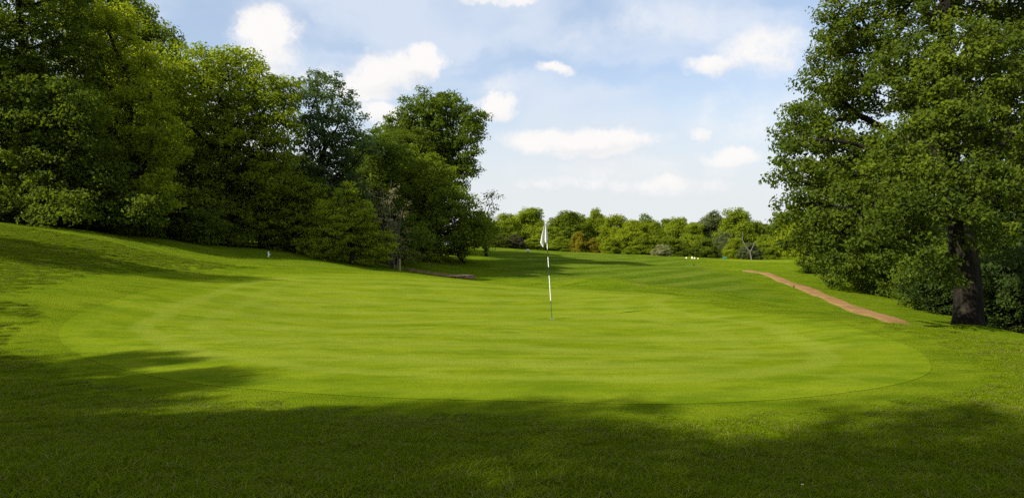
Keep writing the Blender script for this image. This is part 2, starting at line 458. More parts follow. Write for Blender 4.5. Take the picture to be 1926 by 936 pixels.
# ------------------------------------------------------------------ leaf, bark materials
def leaf_mat(name, base, light, dark, trans=.38):
    m = bpy.data.materials.new(name); m.use_nodes = True
    T = NT(m.node_tree)
    at = T.n('ShaderNodeAttribute', attribute_name='tone')
    t = at.outputs['Fac']
    col = T.mix(T.smooth(t, 0.05, 0.5), dark, base)
    col = T.mix(T.smooth(t, 0.5, 0.98), col, light)
    pb = T.n('ShaderNodeBsdfPrincipled', inp={'Base Color': col, 'Roughness': .62})
    pb.inputs['Specular IOR Level'].default_value = .10
    tcol = T.mix(.6, col, (light[0] * 1.9, light[1] * 1.85, light[2] * .8))
    tr = T.n('ShaderNodeBsdfTranslucent', inp={'Color': tcol})
    mx = T.n('ShaderNodeMixShader', inp={0: trans, 1: pb.outputs[0], 2: tr.outputs[0]})
    T.n('ShaderNodeOutputMaterial', inp={'Surface': mx.outputs[0]})
    return m
L_OAK = leaf_mat('oak_leaf', (.088, .128, .007), (.165, .205, .010), (.043, .068, .006), .42)
L_SHADED = leaf_mat('shaded_leaf', (.030, .052, .007), (.055, .085, .010), (.017, .030, .005), .3)  # no real species: deep shade under the oak put into the leaf colour
L_BIGOAK = leaf_mat('big_oak_leaf', (.056, .086, .005), (.115, .148, .007), (.028, .046, .004), .38)
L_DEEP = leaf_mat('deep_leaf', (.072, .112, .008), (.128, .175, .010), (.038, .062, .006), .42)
L_DARK = leaf_mat('dark_leaf', (.115, .168, .011), (.190, .240, .014), (.064, .098, .008), .48)
L_WIDE = leaf_mat('wide_oak_leaf', (.155, .208, .011), (.245, .295, .015), (.085, .122, .009), .48)
L_HAZEL_LIT = leaf_mat('hazel_leaf_lit', (.20, .26, .012), (.30, .35, .018), (.11, .15, .009), .48)  # hazel green brightened, sunlight on the bush put into the colour
L_BRIGHT = leaf_mat('bright_leaf', (.175, .225, .009), (.27, .31, .014), (.090, .125, .008), .48)
L_ASH = leaf_mat('ash_leaf', (.060, .100, .034), (.105, .150, .048), (.034, .060, .024), .4)
L_OLIVE = leaf_mat('olive_leaf', (.105, .125, .016), (.165, .18, .024), (.055, .07, .010), .4)
L_YELLOW = leaf_mat('yellow_leaf', (.20, .18, .012), (.28, .24, .015), (.12, .12, .008))
L_GREY = leaf_mat('grey_leaf', (.095, .120, .040), (.15, .17, .06), (.055, .075, .026))
L_BLOSSOM = leaf_mat('blossom', (.15, .17, .06), (.42, .40, .26), (.07, .10, .02))
L_PURPLE = leaf_mat('dull_leaf', (.075, .072, .034), (.11, .105, .05), (.04, .044, .02))
L_DRY = leaf_mat('dry_leaf', (.15, .13, .06), (.28, .24, .13), (.07, .07, .03))
def bark_mat(name, a, b):
    m = bpy.data.materials.new(name); m.use_nodes = True
    T = NT(m.node_tree)
    tcn = T.n('ShaderNodeTexCoord')
    v = T.mapping(tcn.outputs['Object'], (9, 9, 1.6))
    n1 = T.noise(v, 1.0, 7, .68, .4)
    n2 = T.noise(tcn.outputs['Object'], 2.0, 4, .6)
    col = T.mix(T.smooth(n1, .35, .68), a, b)
    col = T.mix(T.smooth(n2, .55, .75, 0, .45), col, (.05, .065, .022))
    bp = T.n('ShaderNodeBump', inp={'Strength': 1.0, 'Distance': .05, 'Height': n1})
    s = T.n('ShaderNodeBsdfPrincipled', inp={'Base Color': col, 'Roughness': .93, 'Normal': bp.outputs[0]})
    s.inputs['Specular IOR Level'].default_value = .1
    T.n('ShaderNodeOutputMaterial', inp={'Surface': s.outputs[0]})
    return m
B_OAK = bark_mat('oak_bark', (.008, .0065, .0045), (.026, .020, .014))
B_PALE = bark_mat('pale_bark', (.08, .07, .055), (.19, .17, .135))

# ------------------------------------------------------------------ tree generator
def norm(a): return a / np.maximum(np.linalg.norm(a, axis=-1, keepdims=True), 1e-9)

def tubes(segs, sides):
    """segs: list of (polyline (n,3), radii (n,))"""
    V = []; Fc = []; base = 0
    for p, r in segs:
        p = np.asarray(p); r = np.asarray(r); n = len(p)
        t = norm(np.gradient(p, axis=0))
        ref = np.where(np.abs(t[:, 2:3]) > .9, np.array([[1., 0, 0]]), np.array([[0, 0, 1.]]))
        a = norm(np.cross(t, ref)); b = np.cross(t, a)
        for i in range(1, n):                              # keep the frame from flipping
            if (a[i] * a[i - 1]).sum() < 0: a[i] = -a[i]; b[i] = -b[i]
        ang = np.arange(sides) / sides * 2 * np.pi
        ring = p[:, None] + r[:, None, None] * (np.cos(ang)[None, :, None] * a[:, None] + np.sin(ang)[None, :, None] * b[:, None])
        V.append(ring.reshape(-1, 3))
        k = np.arange(n * sides).reshape(n, sides) + base
        k2 = np.roll(k, -1, 1)
        Fc.append(np.stack([k[:-1], k2[:-1], k2[1:], k[1:]], -1).reshape(-1, 4))
        base += n * sides
    return np.concatenate(V), np.concatenate(Fc)

def leaves(centers, tone_c, per, rc, size, crown_c, rng, flat=.6, droop=.2):
    n = len(centers)
    cnt = np.maximum((per * rng.uniform(.6, 1.4, n)).astype(int), 3)
    c = np.repeat(centers, cnt, 0); rcs = np.repeat(rc * rng.uniform(.7, 1.35, n), cnt)
    tn = np.repeat(tone_c, cnt)
    N = len(c)
    d = norm(rng.normal(size=(N, 3)))
    rad = rng.uniform(0.05, 1.0, N) ** .55
    p = c + d * (rad * rcs)[:, None] * np.array([1, 1, flat])
    out = norm(c - crown_c)
    nm = norm(.55 * d + np.array([0, 0, .55]) + .45 * out + .55 * rng.normal(size=(N, 3)))
    t = norm(np.cross(nm, rng.normal(size=(N, 3))))
    t[:, 2] -= droop; t = norm(t)
    s = norm(np.cross(nm, t)); nm = np.cross(t, s)
    L = size * rng.uniform(.65, 1.35, N); Wd = L * rng.uniform(.5, .75, N)
    fold = (.12 * L)[:, None] * nm
    v0 = p - t * (L / 2)[:, None]; v2 = p + t * (L / 2)[:, None] - fold * .6
    v1 = p + s * (Wd / 2)[:, None] + fold + t * (L * .06)[:, None]; v3 = p - s * (Wd / 2)[:, None] + fold + t * (L * .06)[:, None]
    V = np.stack([v0, v1, v2, v3], 1).reshape(-1, 3)
    Fc = np.arange(N * 4).reshape(N, 4)
    tone = np.clip(.5 + (tn - .5) * .9 + rng.normal(0, .17, N), 0, 1)
    return V, Fc, tone

def clusters(lobes, spacing, rng, inner=.35, low=.65):
    """points near the surface of a union of lobes (x,y,z,rx,ry,rz)"""
    pts = []
    lb = np.array(lobes)
    for i, (x, y, z, rx, ry, rz) in enumerate(lobes):
        R = (rx * ry * rz) ** (1 / 3)
        n = int(4 * np.pi * R * R / spacing ** 2 * 1.15) + 4
        d = norm(rng.normal(size=(n, 3)))
        r = rng.uniform(.70, 1.04, n)
        ins = rng.random(n) < inner
        r[ins] = rng.uniform(.25, .75, ins.sum())
        keep = (d[:, 2] > -.25) | (rng.random(n) < low)
        p = np.array([x, y, z]) + (d * r[:, None]) * np.array([rx, ry, rz])
        p = p[keep]
        # drop those deep inside other lobes
        q = np.linalg.norm((p[:, None] - lb[None, :, :3]) / lb[None, :, 3:], axis=2)
        q[:, i] = 9
        p = p[(q.min(1) > .62) | (rng.random(len(p)) < .22)]
        pts.append(p)
    p = np.concatenate(pts); rng.shuffle(p)
    keep = []
    grid = {}
    h = spacing * .62
    for k, a in enumerate(p):
        key = tuple((a // h).astype(int)); ok = True
        for dx in (-1, 0, 1):
            for dy in (-1, 0, 1):
                for dz in (-1, 0, 1):
                    for j in grid.get((key[0] + dx, key[1] + dy, key[2] + dz), ()):
                        if ((p[j] - a) ** 2).sum() < h * h: ok = False; break
                    if not ok: break
                if not ok: break
            if not ok: break
        if ok:
            grid.setdefault(key, []).append(k); keep.append(k)
    return p[keep]

def skeleton(limbs, cl, rng, r_base, twig=.012, seg=.7, expo=.46):
    """limbs: list of polylines (first is the trunk); cl: cluster centres. Returns tube segments."""
    nodes = []; par = []; depth = []
    def add(p, pa, dl):
        nodes.append(p); par.append(pa); depth.append(dl); return len(nodes) - 1
    for li, pl in enumerate(limbs):
        pl = np.array(pl, float)
        if li == 0:
            cur = add(pl[0], -1, 0.0)
        else:
            arr = np.array(nodes); cur = int(np.argmin(((arr - pl[0]) ** 2).sum(1)))
        for a, b in zip(pl[:-1], pl[1:]):
            n = max(1, int(np.linalg.norm(b - a) / .45))
            for k in range(1, n + 1):
                q = a + (b - a) * k / n + rng.normal(0, .03, 3)
                cur = add(q, cur, depth[cur] + np.linalg.norm(q - nodes[cur]))
    arr = np.array(nodes)
    dmin = np.sqrt(((cl[:, None] - arr[None]) ** 2).sum(-1)).min(1)
    n0 = len(nodes)
    order = np.argsort(dmin)
    tips = []
    cap = n0 + len(cl) * 9 + 50
    A = np.empty((cap, 3)); A[:n0] = arr; D = np.empty(cap); D[:n0] = depth
    trunk_n = 0
    for k in order:
        c = cl[k]; n = len(nodes)
        d = np.sqrt(((A[:n] - c) ** 2).sum(1))
        up = np.maximum(A[:n, 2] - c[2] - .3, 0)               # branches tend to rise towards their tips
        cost = d + .12 * D[:n] + .5 * up
        j = int(np.argmin(cost)); a = A[j].copy(); L = np.linalg.norm(c - a)
        m_ = min(8, max(1, int(L / seg))); cur = j
        bend = rng.normal(0, .07 * L, 3); bend[2] = abs(bend[2]) * .6
        for s in range(1, m_ + 1):
            f = s / m_
            q = a + (c - a) * f + bend * 4 * f * (1 - f) + rng.normal(0, .02, 3) * (s < m_)
            cur = add(q, cur, D[cur] + np.linalg.norm(q - A[cur]))
            A[cur] = q; D[cur] = depth[cur]
        tips.append(cur)
    n = len(nodes); cnt = np.zeros(n)
    for t in tips: cnt[t] += 1
    for i in range(n - 1, 0, -1): cnt[par[i]] += cnt[i]
    cnt = np.maximum(cnt, .6)
    tot = cnt[0]
    e = math.log(r_base / twig) / math.log(max(tot, 2)); e = min(max(e, .36), .72)
    rad = r_base * (cnt / tot) ** e
    A = A[:n]
    for i in range(n):                                          # a trunk that flares at the foot
        if D[i] < 1.4 and i < n0: rad[i] *= 1 + .45 * math.exp(-D[i] / .45)
    kids = [[] for _ in range(n)]
    for i in range(1, n): kids[par[i]].append(i)
    big = []; small = []
    stack = [(0, None)]
    while stack:
        i, pa = stack.pop()
        chain = [] if pa is None else [pa]
        chain.append(i); cur = i
        while kids[cur]:
            ks = sorted(kids[cur], key=lambda a: -rad[a])
            for o in ks[1:]: stack.append((o, cur))
            cur = ks[0]; chain.append(cur)
        if len(chain) < 2: continue
        pp = A[chain]; rr = rad[chain].copy()
        if pa is not None: rr[0] = min(rr[0], rr[1] * 1.25)
        (big if rr.max() > .05 else small).append((pp, rr))
    return big, small

def build_tree(name, label, cat, base, lobes, limbs, leafmat, spacing, per, rc, size, r_base, bark=None, seed=1, group=None, flat=.6, inner=.35, low=.65, parts=('trunk', 'crown'), droop=.2, thin=1.0):
    rng = np.random.default_rng(seed)
    base = np.array(base, float)
    lob = [(l[0] - base[0], l[1] - base[1], l[2] - base[2], *l[3:]) for l in lobes]
    cl = clusters(lob, spacing, rng, inner, low)
    cl = cl[cl[:, 2] > .15]
    if thin < 1: cl = cl[rng.random(len(cl)) < thin]
    lm = [np.array(p, float) - base for p in limbs]
    big, small = skeleton(lm, cl, rng, r_base)
    cc = np.average(np.array(lob)[:, :3], axis=0, weights=np.array(lob)[:, 3] ** 2)
    tone_c = np.clip(.5 + .22 * np.sin(cl[:, 0] * .9 + seed) * np.sin(cl[:, 1] * .8 + cl[:, 2] * .7) + rng.normal(0, .16, len(cl)), 0, 1)
    V, Fc, tone = leaves(cl, tone_c, per, rc, size, cc, rng, flat, droop)
    t = empty(name, base, label, cat, group)
    if not big: big, small = small, []
    v1, f1 = tubes(big, 8)
    tk = mesh_np(parts[0], v1, f1, bark or B_OAK, t, smooth=True)
    if small:
        v2, f2 = tubes(small, 4)
        mesh_np('branches', v2, f2, bark or B_OAK, tk, smooth=True)['kind'] = 'stuff'
        f1 = np.concatenate([f1, f2])
    mesh_np(parts[1], V, Fc, leafmat, t, attrs={'tone': ('FACE', tone)})
    STATS.append((name, len(cl), len(Fc), len(f1)))
    return t
STATS = []

def lob_px(lst, d, zs=1.0, dj=None, rng=None):
    """lobes given by their outline in the view at distance d (metres); optional own depth offset"""
    out = []
    for l in lst:
        px, py, r = l[:3]
        dd = d + (l[3] if len(l) > 3 else (rng.uniform(-dj, dj) if dj else 0))
        x, y, z = world_pt(px, py, dd); R = r / F * dd
        out.append((x, y, z, R, R * 1.05, R * zs))
    return out
def base_px(px, d):
    x = (px - CX) / F * d
    return (x, d, hz(x, d) - .08)
def trunk_line(base, top, rng, wob=.25, n=6):
    b = np.array(base); t = np.array(top)
    pts = [b + (t - b) * k / n for k in range(n + 1)]
    for k in range(1, n + 1): pts[k] = pts[k] + np.append(rng.normal(0, wob * .4, 2), 0)
    return pts
def auto_limbs(base, lobes, rng, frac=.75):
    lb = np.array(lobes)
    top = lb[:, 2].max() + lb[np.argmax(lb[:, 2]), 5] * .2
    c = np.average(lb[:, :2], axis=0, weights=lb[:, 3] ** 2)
    b = np.array(base)
    tz = b[2] + (top - b[2]) * frac
    trunk = trunk_line(b, (b[0] * .5 + c[0] * .5, b[1] * .5 + c[1] * .5, tz), rng)
    limbs = [trunk]
    for l in lobes:
        # a limb from the trunk towards each lobe
        zz = max(b[2] + .25 * (tz - b[2]), l[2] - 1.2 - .5 * math.hypot(l[0] - c[0], l[1] - c[1]))
        k = min(len(trunk) - 1, max(1, int(round((zz - b[2]) / (tz - b[2]) * (len(trunk) - 1)))))
        a = np.array(trunk[k]); e = np.array(l[:3])
        if np.linalg.norm(e - a) > 1.2:
            mid = a * .5 + e * .5 + np.array([rng.normal(0, .25), rng.normal(0, .25), .25])
            limbs.append([a, mid, e])
    return limbs

def tree_px(name, label, bpx, d, lobs, leafmat, seed, spacing=.95, per=58, rc=.62, size=.17, r_base=.3, dj=1.5, cat='tree', limbs=None, zs=1.0, **kw):
    rng = np.random.default_rng(seed * 7 + 3)
    b = base_px(bpx, d)
    L = lob_px(lobs, d, zs, dj, rng)
    return build_tree(name, label, cat, b, L, limbs or auto_limbs(b, L, rng), leafmat, spacing, per, rc, size, r_base, seed=seed, **kw)

# ------------------------------------------------------------------ the big oak on the right
OD = 24.0
def op(px, py, dd=0.0): return world_pt(px, py, OD + dd)
ob = base_px(1822, OD)
oak_limbs = [
    [ob, op(1819, 560), op(1815, 480), op(1806, 410), op(1800, 350)],
    [op(1800, 350), op(1752, 268, .5), op(1712, 195, .8), op(1672, 130, .8), op(1640, 60, 1)],
    [op(1800, 350), op(1775, 250, -1), op(1768, 150, -1.4), op(1775, 30, -1.5), op(1790, -80, -1)],
    [op(1806, 400), op(1868, 290, .8), op(1900, 180, 1.5), op(1915, 40, 2)],
    [op(1800, 350), op(1725, 318, -1.5), op(1640, 285, -2.2), op(1570, 265, -2.2), op(1510, 262, -2)],
    [op(1808, 420), op(1720, 390, -2.5), op(1630, 385, -3.5), op(1545, 400, -3.6)],
    [op(1752, 268, .5), op(1680, 255, 2), op(1610, 215, 2.6), op(1560, 165, 2.6)],
    [op(1808, 420), op(1840, 330, -3), op(1880, 280, -5)],
    [op(1804, 380), op(1800, 290, 3), op(1790, 200, 5)]]
oak_lobes = lob_px([(1648, 80, 88, .5), (1740, 10, 100, -1), (1880, 40, 120, 1), (1572, 110, 62, 2), (1545, 180, 52, 1.5), (1500, 240, 48, -1.5), (1475, 262, 34, -1.5), (1600, 190, 70, 3),
                    (1590, 285, 72, -2), (1510, 325, 58, -2.5), (1512, 395, 52, -3), (1600, 400, 70, -3.5), (1690, 410, 62, -4.5), (1690, 300, 60, -3.5), (1705, 140, 80, -2.5), (1660, 350, 55, 2),
                    (1800, 130, 105, -3.5), (1900, 220, 95, -4), (1880, 350, 70, -5), (1800, 250, 80, 4.5), (1740, 190, 80, 4.5), (1560, 455, 42, -3), (1640, 462, 46, -4),
                    (1725, 470, 44, -4.5), (1780, 500, 32, -4.2), (1690, -80, 110, 0), (1830, -110, 140, 0), (1960, 120, 120, 0), (1985, 330, 90, -2), (1595, 30, 50, 0), (1480, 430, 30, -2.5), (1540, 250, 44, 2),
                    (1790, 395, 48, -5), (1860, 440, 40, -4.6), (1760, 330, 58, -4.5), (1800, 215, 66, -4.6), (1735, 245, 42, -3.4), (1840, 370, 52, -5), (1560, 340, 40, 1), (1640, 300, 50, 3.5), (1880, 130, 80, -4)], OD)
big_oak = build_tree('oak_tree', 'huge spreading oak with thick dark trunk at the right edge of the green', 'tree', ob, oak_lobes, oak_limbs, L_BIGOAK,
                     .60, 112, .44, .115, .42, seed=5, inner=.45, low=.65)

# ------------------------------------------------------------------ trees of the wood on the left
tA = tree_px('broadleaf_tree', 'tall dark leafy tree at the far left edge, leaves down to the grass', 60, 33.5,
     [(30, -40, 130), (60, 90, 130), (20, 210, 120), (110, 220, 85), (60, 320, 110), (150, 320, 85), (205, 385, 62), (110, 400, 60), (10, 390, 60), (-90, 120, 140), (-90, 300, 120), (275, 395, 40)],
     L_DEEP, 21, spacing=.62, per=66, rc=.52, size=.155, r_base=.34)
tB = tree_px('broadleaf_tree', 'pale green lit tree between the tall dark tree and the wide oak on the left', 255, 37,
     [(205, 60, 60), (235, 130, 70), (270, 205, 62), (220, 230, 60), (300, 270, 52), (250, 320, 60), (300, 365, 46), (190, 150, 50)],
     L_BRIGHT, 22, spacing=.55, per=60, rc=.5, size=.15, inner=.5, r_base=.25)
tC = tree_px('broadleaf_tree', 'dark tree top rising behind the pale green tree on the left', 245, 47,
     [(150, 10, 75), (225, 40, 65), (285, 80, 48), (310, 120, 45), (200, 110, 80), (250, 180, 80), (180, 220, 80), (320, 200, 60), (230, 290, 80)],
     L_DARK, 23, spacing=.70, per=60, rc=.6, size=.2, r_base=.33)
tD = tree_px('oak_tree', 'wide oak in the wood on the left with sky glinting between its branches', 425, 42,
     [(365, 150, 66), (430, 155, 70), (490, 185, 58), (335, 205, 55), (385, 230, 66), (460, 250, 70), (525, 235, 42), (350, 310, 52), (430, 335, 60), (515, 320, 55), (385, 395, 50), (470, 400, 52), (540, 180, 30), (310, 390, 40)],
     L_WIDE, 24, spacing=.58, per=66, rc=.52, size=.165, r_base=.40, inner=.4, low=.6)
tE = tree_px('ash_tree', 'loose blue-green ash with feathery open crown next to the wide oak', 600, 46,
     [(590, 165, 34), (625, 175, 36), (580, 225, 46), (640, 225, 44), (600, 275, 50), (662, 275, 42), (570, 320, 45), (640, 325, 46), (690, 280, 22), (600, 380, 45), (660, 375, 38)],
     L_ASH, 25, spacing=.60, per=52, rc=.5, size=.17, r_base=.24, inner=.35, low=.6, thin=.9)
tG = tree_px('oak_tree', 'tall dark oak crown standing clear against the sky left of the flag', 822, 64,
     [(790, 215, 46), (838, 205, 42), (885, 235, 38), (760, 250, 38), (815, 265, 52), (865, 280, 42), (730, 280, 30), (790, 310, 45), (850, 325, 36), (905, 225, 16), (880, 315, 20), (720, 240, 14)],
     L_DEEP, 26, spacing=.72, per=64, rc=.62, size=.22, r_base=.40, inner=.5, low=.8)
tH = tree_px('broadleaf_tree', 'round dense green tree in front of the tall dark oak by the fairway', 800, 55,
     [(760, 330, 62), (815, 350, 58), (712, 350, 44), (850, 400, 52), (770, 410, 70), (880, 430, 46), (820, 450, 50), (700, 420, 40), (905, 435, 34), (735, 460, 34), (865, 462, 30)],
     L_DARK, 27, spacing=.66, per=66, rc=.56, size=.18, r_base=.32)
tH2 = tree_px('slender_tree', 'thin sparse tree poking out at the right end of the left wood', 915, 72,
     [(925, 372, 14), (915, 395, 18), (934, 395, 10), (905, 425, 26), (925, 440, 22)], L_OLIVE, 28, spacing=.8, per=24, size=.2, r_base=.12, inner=.1, low=.4, thin=.8)
tF = tree_px('hazel_shrub', 'bright green sapling bush with tiered sprays at the edge of the green', 660, 41.5,
     [(648, 375, 26), (625, 400, 28), (668, 405, 32), (640, 435, 40), (690, 440, 34), (610, 470, 30), (665, 470, 36), (712, 475, 28), (690, 490, 18), (640, 482, 22), (598, 440, 18), (728, 452, 18), (655, 352, 13), (692, 398, 17), (612, 385, 13), (600, 492, 12)],
     L_HAZEL_LIT, 29, spacing=.40, per=40, rc=.38, size=.12, inner=.45, r_base=.10, cat='shrub', flat=.38, dj=.6)
tF2 = tree_px('hawthorn_shrub', 'mid green bush under the wide oak and the ash', 545, 43,
     [(530, 385, 36), (575, 370, 36), (500, 420, 38), (560, 420, 42), (600, 420, 32), (470, 440, 32), (530, 455, 32), (585, 458, 28)],
     L_WIDE, 30, spacing=.48, per=50, rc=.44, size=.14, r_base=.14, cat='shrub', flat=.5, dj=.8)
tF3 = tree_px('hawthorn_shrub', 'shaded low bush beneath the wide oak, left of the white stake', 400, 41,
     [(365, 440, 24), (400, 430, 28), (435, 445, 26), (345, 425, 24), (455, 458, 18)], L_DARK, 31, spacing=.48, per=50, rc=.44, size=.14, r_base=.09, cat='shrub', dj=.6)
tF4 = tree_px('bramble_bush', 'dark low bush at the corner of the wood beside the fairway', 872, 55,
     [(850, 474, 20), (874, 479, 15), (830, 478, 18)], L_DARK, 32, spacing=.7, per=44, rc=.5, size=.16, r_base=.06, cat='shrub', dj=.5)
tF5 = tree_px('bramble_bush', 'tangle of low brush below the bare twigs at the ditch', 735, 44.5,
     [(715, 488, 18), (742, 480, 24), (770, 486, 20), (795, 484, 18)], L_OLIVE, 33, spacing=.6, per=34, rc=.42, size=.13, r_base=.06, cat='shrub', dj=.5)

# ------------------------------------------------------------------ copies that fill the wood and shade the ground
def copy_tree(src, name, label, loc, rz, sc, cat='tree', group=None, mats=None):
    t = empty(name, loc, label, cat, group)
    t.rotation_euler = (0, 0, rz); t.scale = (sc[0], sc[1], sc[2]) if hasattr(sc, '__len__') else (sc, sc, sc)
    for ch in src.children:
        c = ch.copy(); COL.objects.link(c); c.parent = t
        c.name = ch.name.split('.')[0]
        for g in ch.children:
            gg = g.copy(); COL.objects.link(gg); gg.parent = c; gg.name = g.name.split('.')[0]
        if mats and ch.name.split('.')[0] in mats:
            c.material_slots[0].link = 'OBJECT'; c.material_slots[0].material = mats[ch.name.split('.')[0]]
    return t
def at(x, y, dz=-.08): return (x, y, hz(x, y) + dz)
GW = 'trees deep in the left wood'
back = [(tD, -30, 46, 1.1, .95), (tA, -36, 40, 2.0, .95), (tD, -23.5, 53, 2.6, .55), (tC, -15, 56, .6, .42), (tH, -13, 62, 1.9, .75), (tD, -20, 64, 4.0, .6), (tC, -28, 60, 3.3, .7), (tH, -10.5, 72, 4.2, .9), (tD, -38, 52, 5.2, 1.0)]
ORD = ['first', 'second', 'third', 'fourth', 'fifth', 'sixth', 'seventh', 'eighth', 'ninth', 'tenth', 'eleventh', 'twelfth', 'thirteenth', 'fourteenth', 'fifteenth', 'sixteenth', 'seventeenth', 'eighteenth', 'nineteenth', 'twentieth']
back.sort(key=lambda b: b[1] / b[2])
for i, (s, x, y, rz, k) in enumerate(back):
    copy_tree(s, 'broadleaf_tree', 'tree deep inside the left wood, ' + ORD[i] + ' of nine from the left edge', at(x, y), rz, k, group=GW, mats={'crown': L_DEEP})
# shrub layer under the wood
ug = 'undergrowth along the left wood edge'
for i, (x, y, k, s) in enumerate(sorted([(-21.5, 35.5, 1.0, tF2), (-18.6, 37, .9, tF3), (-16.5, 40, 1.1, tF3), (-24.5, 34, 1.2, tF3), (-13.2, 45, 1.1, tF2), (-10.5, 46.5, 1.1, tF3), (-8.6, 50, 1.2, tF2), (-19.5, 41, 1.3, tF2), (-27, 35, 1.3, tF2), (-15.5, 46, 1.3, tF2)], key=lambda b: b[0] / b[1])):
    copy_tree(s, 'undergrowth_bush', 'shaded bush at the foot of the left wood, ' + ORD[i] + ' of ten from the left', at(x, y), i * 1.7, k, 'shrub', ug, mats={'crown': L_DEEP})
# trees outside the frame on the left whose shade lies over the near grass
off = [(tH, -16.2, 4.1, .4, (.58, .45, 1.0), 'smallest tree off the left side, its shade at the left edge'),
       (tH, -14.0, -0.4, 2.2, (.55, .40, 1.16), 'medium tree off the left side shading the front of the green'),
       (tD, -12.5, -0.9, 5.2, (.62, .50, .88), 'low oak off the left side shading the near left grass'),
       (tD, -15.0, 2.2, .9, (.60, .50, .74), 'round oak off the left side between the two smaller trees'),
       (tE, -13.0, -5.2, 1.2, (1.0, .70, 1.38), 'loose ash off the left side dappling the near grass'),
       (tD, -13.0, -6.3, 3.9, (.75, .55, 1.34), 'tall oak beside the viewer on the left'),
       (tC, -22, -16, 3.0, (1.0, 1.0, 1.3), 'dark tree behind the oaks on the left of the viewer'),
       (tA, -29.5, 14.5, .3, (.75, .65, 1.05), 'dark tree just outside the left edge, above the bank')]
for j_, (x, y, rz, kz) in enumerate(((-9.6, 60, .7, .72), (-9.0, 68, 2.4, .85), (-8.8, 74, 4.1, .75), (-9.4, 52.5, 5.3, .62))):
    copy_tree(tG, 'oak_tree', ('second nearest', 'third nearest', 'farthest', 'nearest')[j_] + ' oak hidden behind the round tree, shading the fairway', at(x, y), rz, (.8, .8, kz), group='oaks behind the round tree at the fairway')
for j_, px_ in enumerate((110, 175, 240, 300, 360, 420)):
    x = (px_ - CX) / F * 51.0
    copy_tree(tF2, 'undergrowth_bush', 'brush at the back of the left wood, ' + ORD[j_] + ' of six from the left', at(x, 51.0), px_ * .1, 1.7, 'shrub', 'brush at the back of the left wood', mats={'crown': L_DEEP})
for x, y, rz, k, lab in ((-25.0, 36.2, .8, 1.2, 'dark brush at the foot of the tall left tree'), (-21.8, 38.6, 2.8, 1.2, 'dark brush at the foot of the pale green tree')):
    copy_tree(tF2, 'undergrowth_bush', lab, at(x, y), rz, k, 'shrub', mats={'crown': L_DEEP})
for j_, (x, y, rz, k) in enumerate(((-28.5, 38.5, 1.0, 1.5), (-25.5, 39.5, 2.2, 1.5), (-31.0, 37, 3.0, 1.6), (-22.5, 43, 4.0, 1.6))):
    copy_tree(tF2, 'undergrowth_bush', 'dark brush inside the left wood, ' + ('second', 'third', 'first', 'fourth')[j_] + ' from the left edge', at(x, y), rz, k, 'shrub', 'brush inside the left wood', mats={'crown': L_DEEP})
for s, x, y, rz, k, lab in off:
    copy_tree(s, 'broadleaf_tree', lab, at(x, y), rz, k)

# dead bush with bare pale stems
rng = np.random.default_rng(77)
db = base_px(738, 43.4)
dl = []
for i in range(16):
    px = 738 + rng.normal(0, 13); top = rng.uniform(335, 440)
    a = np.array(db) + np.append(rng.normal(0, .12, 2), 0)
    e = np.array(world_pt(px + rng.normal(0, 14), top, 43.4 + rng.normal(0, .3)))
    dl.append([a, a * .6 + e * .4 + np.append(rng.normal(0, .15, 2), .1), e])
segs = []
for pl in dl:
    p = np.array(pl) - np.array(db); q = np.array([p[0] * (1 - t) ** 2 + 2 * p[1] * t * (1 - t) + p[2] * t * t for t in np.linspace(0, 1, 9)])
    segs.append((q, np.linspace(.026, .006, 9)))
    for k in range(9):
        j = rng.integers(3, 8); e = q[j] + rng.normal(0, .45, 3) + np.array([0, 0, .3]); segs.append((np.array([q[j], (q[j] + e) / 2 + rng.normal(0, .06, 3), e]), np.array([.012, .009, .005])))
dv, df = tubes(segs, 4)
dead = empty('dead_bush', db, 'half dead bush with bare pale upright twigs in front of the wood', 'shrub')
mesh_np('stems', dv, df, B_PALE, dead)
cl = np.array([s[0][-1] for s in segs if len(s[0]) == 3]); cl = cl[rng.random(len(cl)) < .6]
V, Fc, tone = leaves(cl, rng.uniform(.2, .9, len(cl)), 16, .3, .11, np.array([0, 0, 2.]), rng)
mesh_np('crown', V, Fc, L_DRY, dead, attrs={'tone': ('FACE', tone)})

# ------------------------------------------------------------------ right side: trees behind the oak, hedge
tK = tree_px('broadleaf_tree', 'light green tree at the end of the hedge, left of the oak crown', 1520, 66,
     [(1480, 425, 26), (1515, 405, 34), (1560, 400, 38), (1500, 452, 28), (1540, 450, 34), (1465, 455, 16), (1590, 430, 40), (1480, 470, 16)], L_BRIGHT, 41, spacing=.66, per=56, rc=.55, size=.19, inner=.45, r_base=.2)
rb = [(tH, 24, 48, 1.0, 1.15, 'dark tree behind the hedge, under the left side of the oak'), (tD, 26.5, 40, 2.0, .85, 'dark oak behind the hedge, left of the thick trunk'),
      (tH, 29.5, 36, 3.1, 1.15, 'dark tree behind the hedge, right behind the thick trunk'), (tD, 25.0, 30.5, 4.4, .72, 'dark tree at the right edge beyond the thick trunk'),
      (tA, 33, 44, 5.0, .8, 'tall dark tree far behind the oak on the right'), (tC, 30, 56, .5, .7, 'tree deep behind the hedge on the right')]
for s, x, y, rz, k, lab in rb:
    copy_tree(s, 'broadleaf_tree', lab, at(x, y), rz, k, mats={'crown': L_SHADED if 'thick trunk' in lab else L_DEEP})
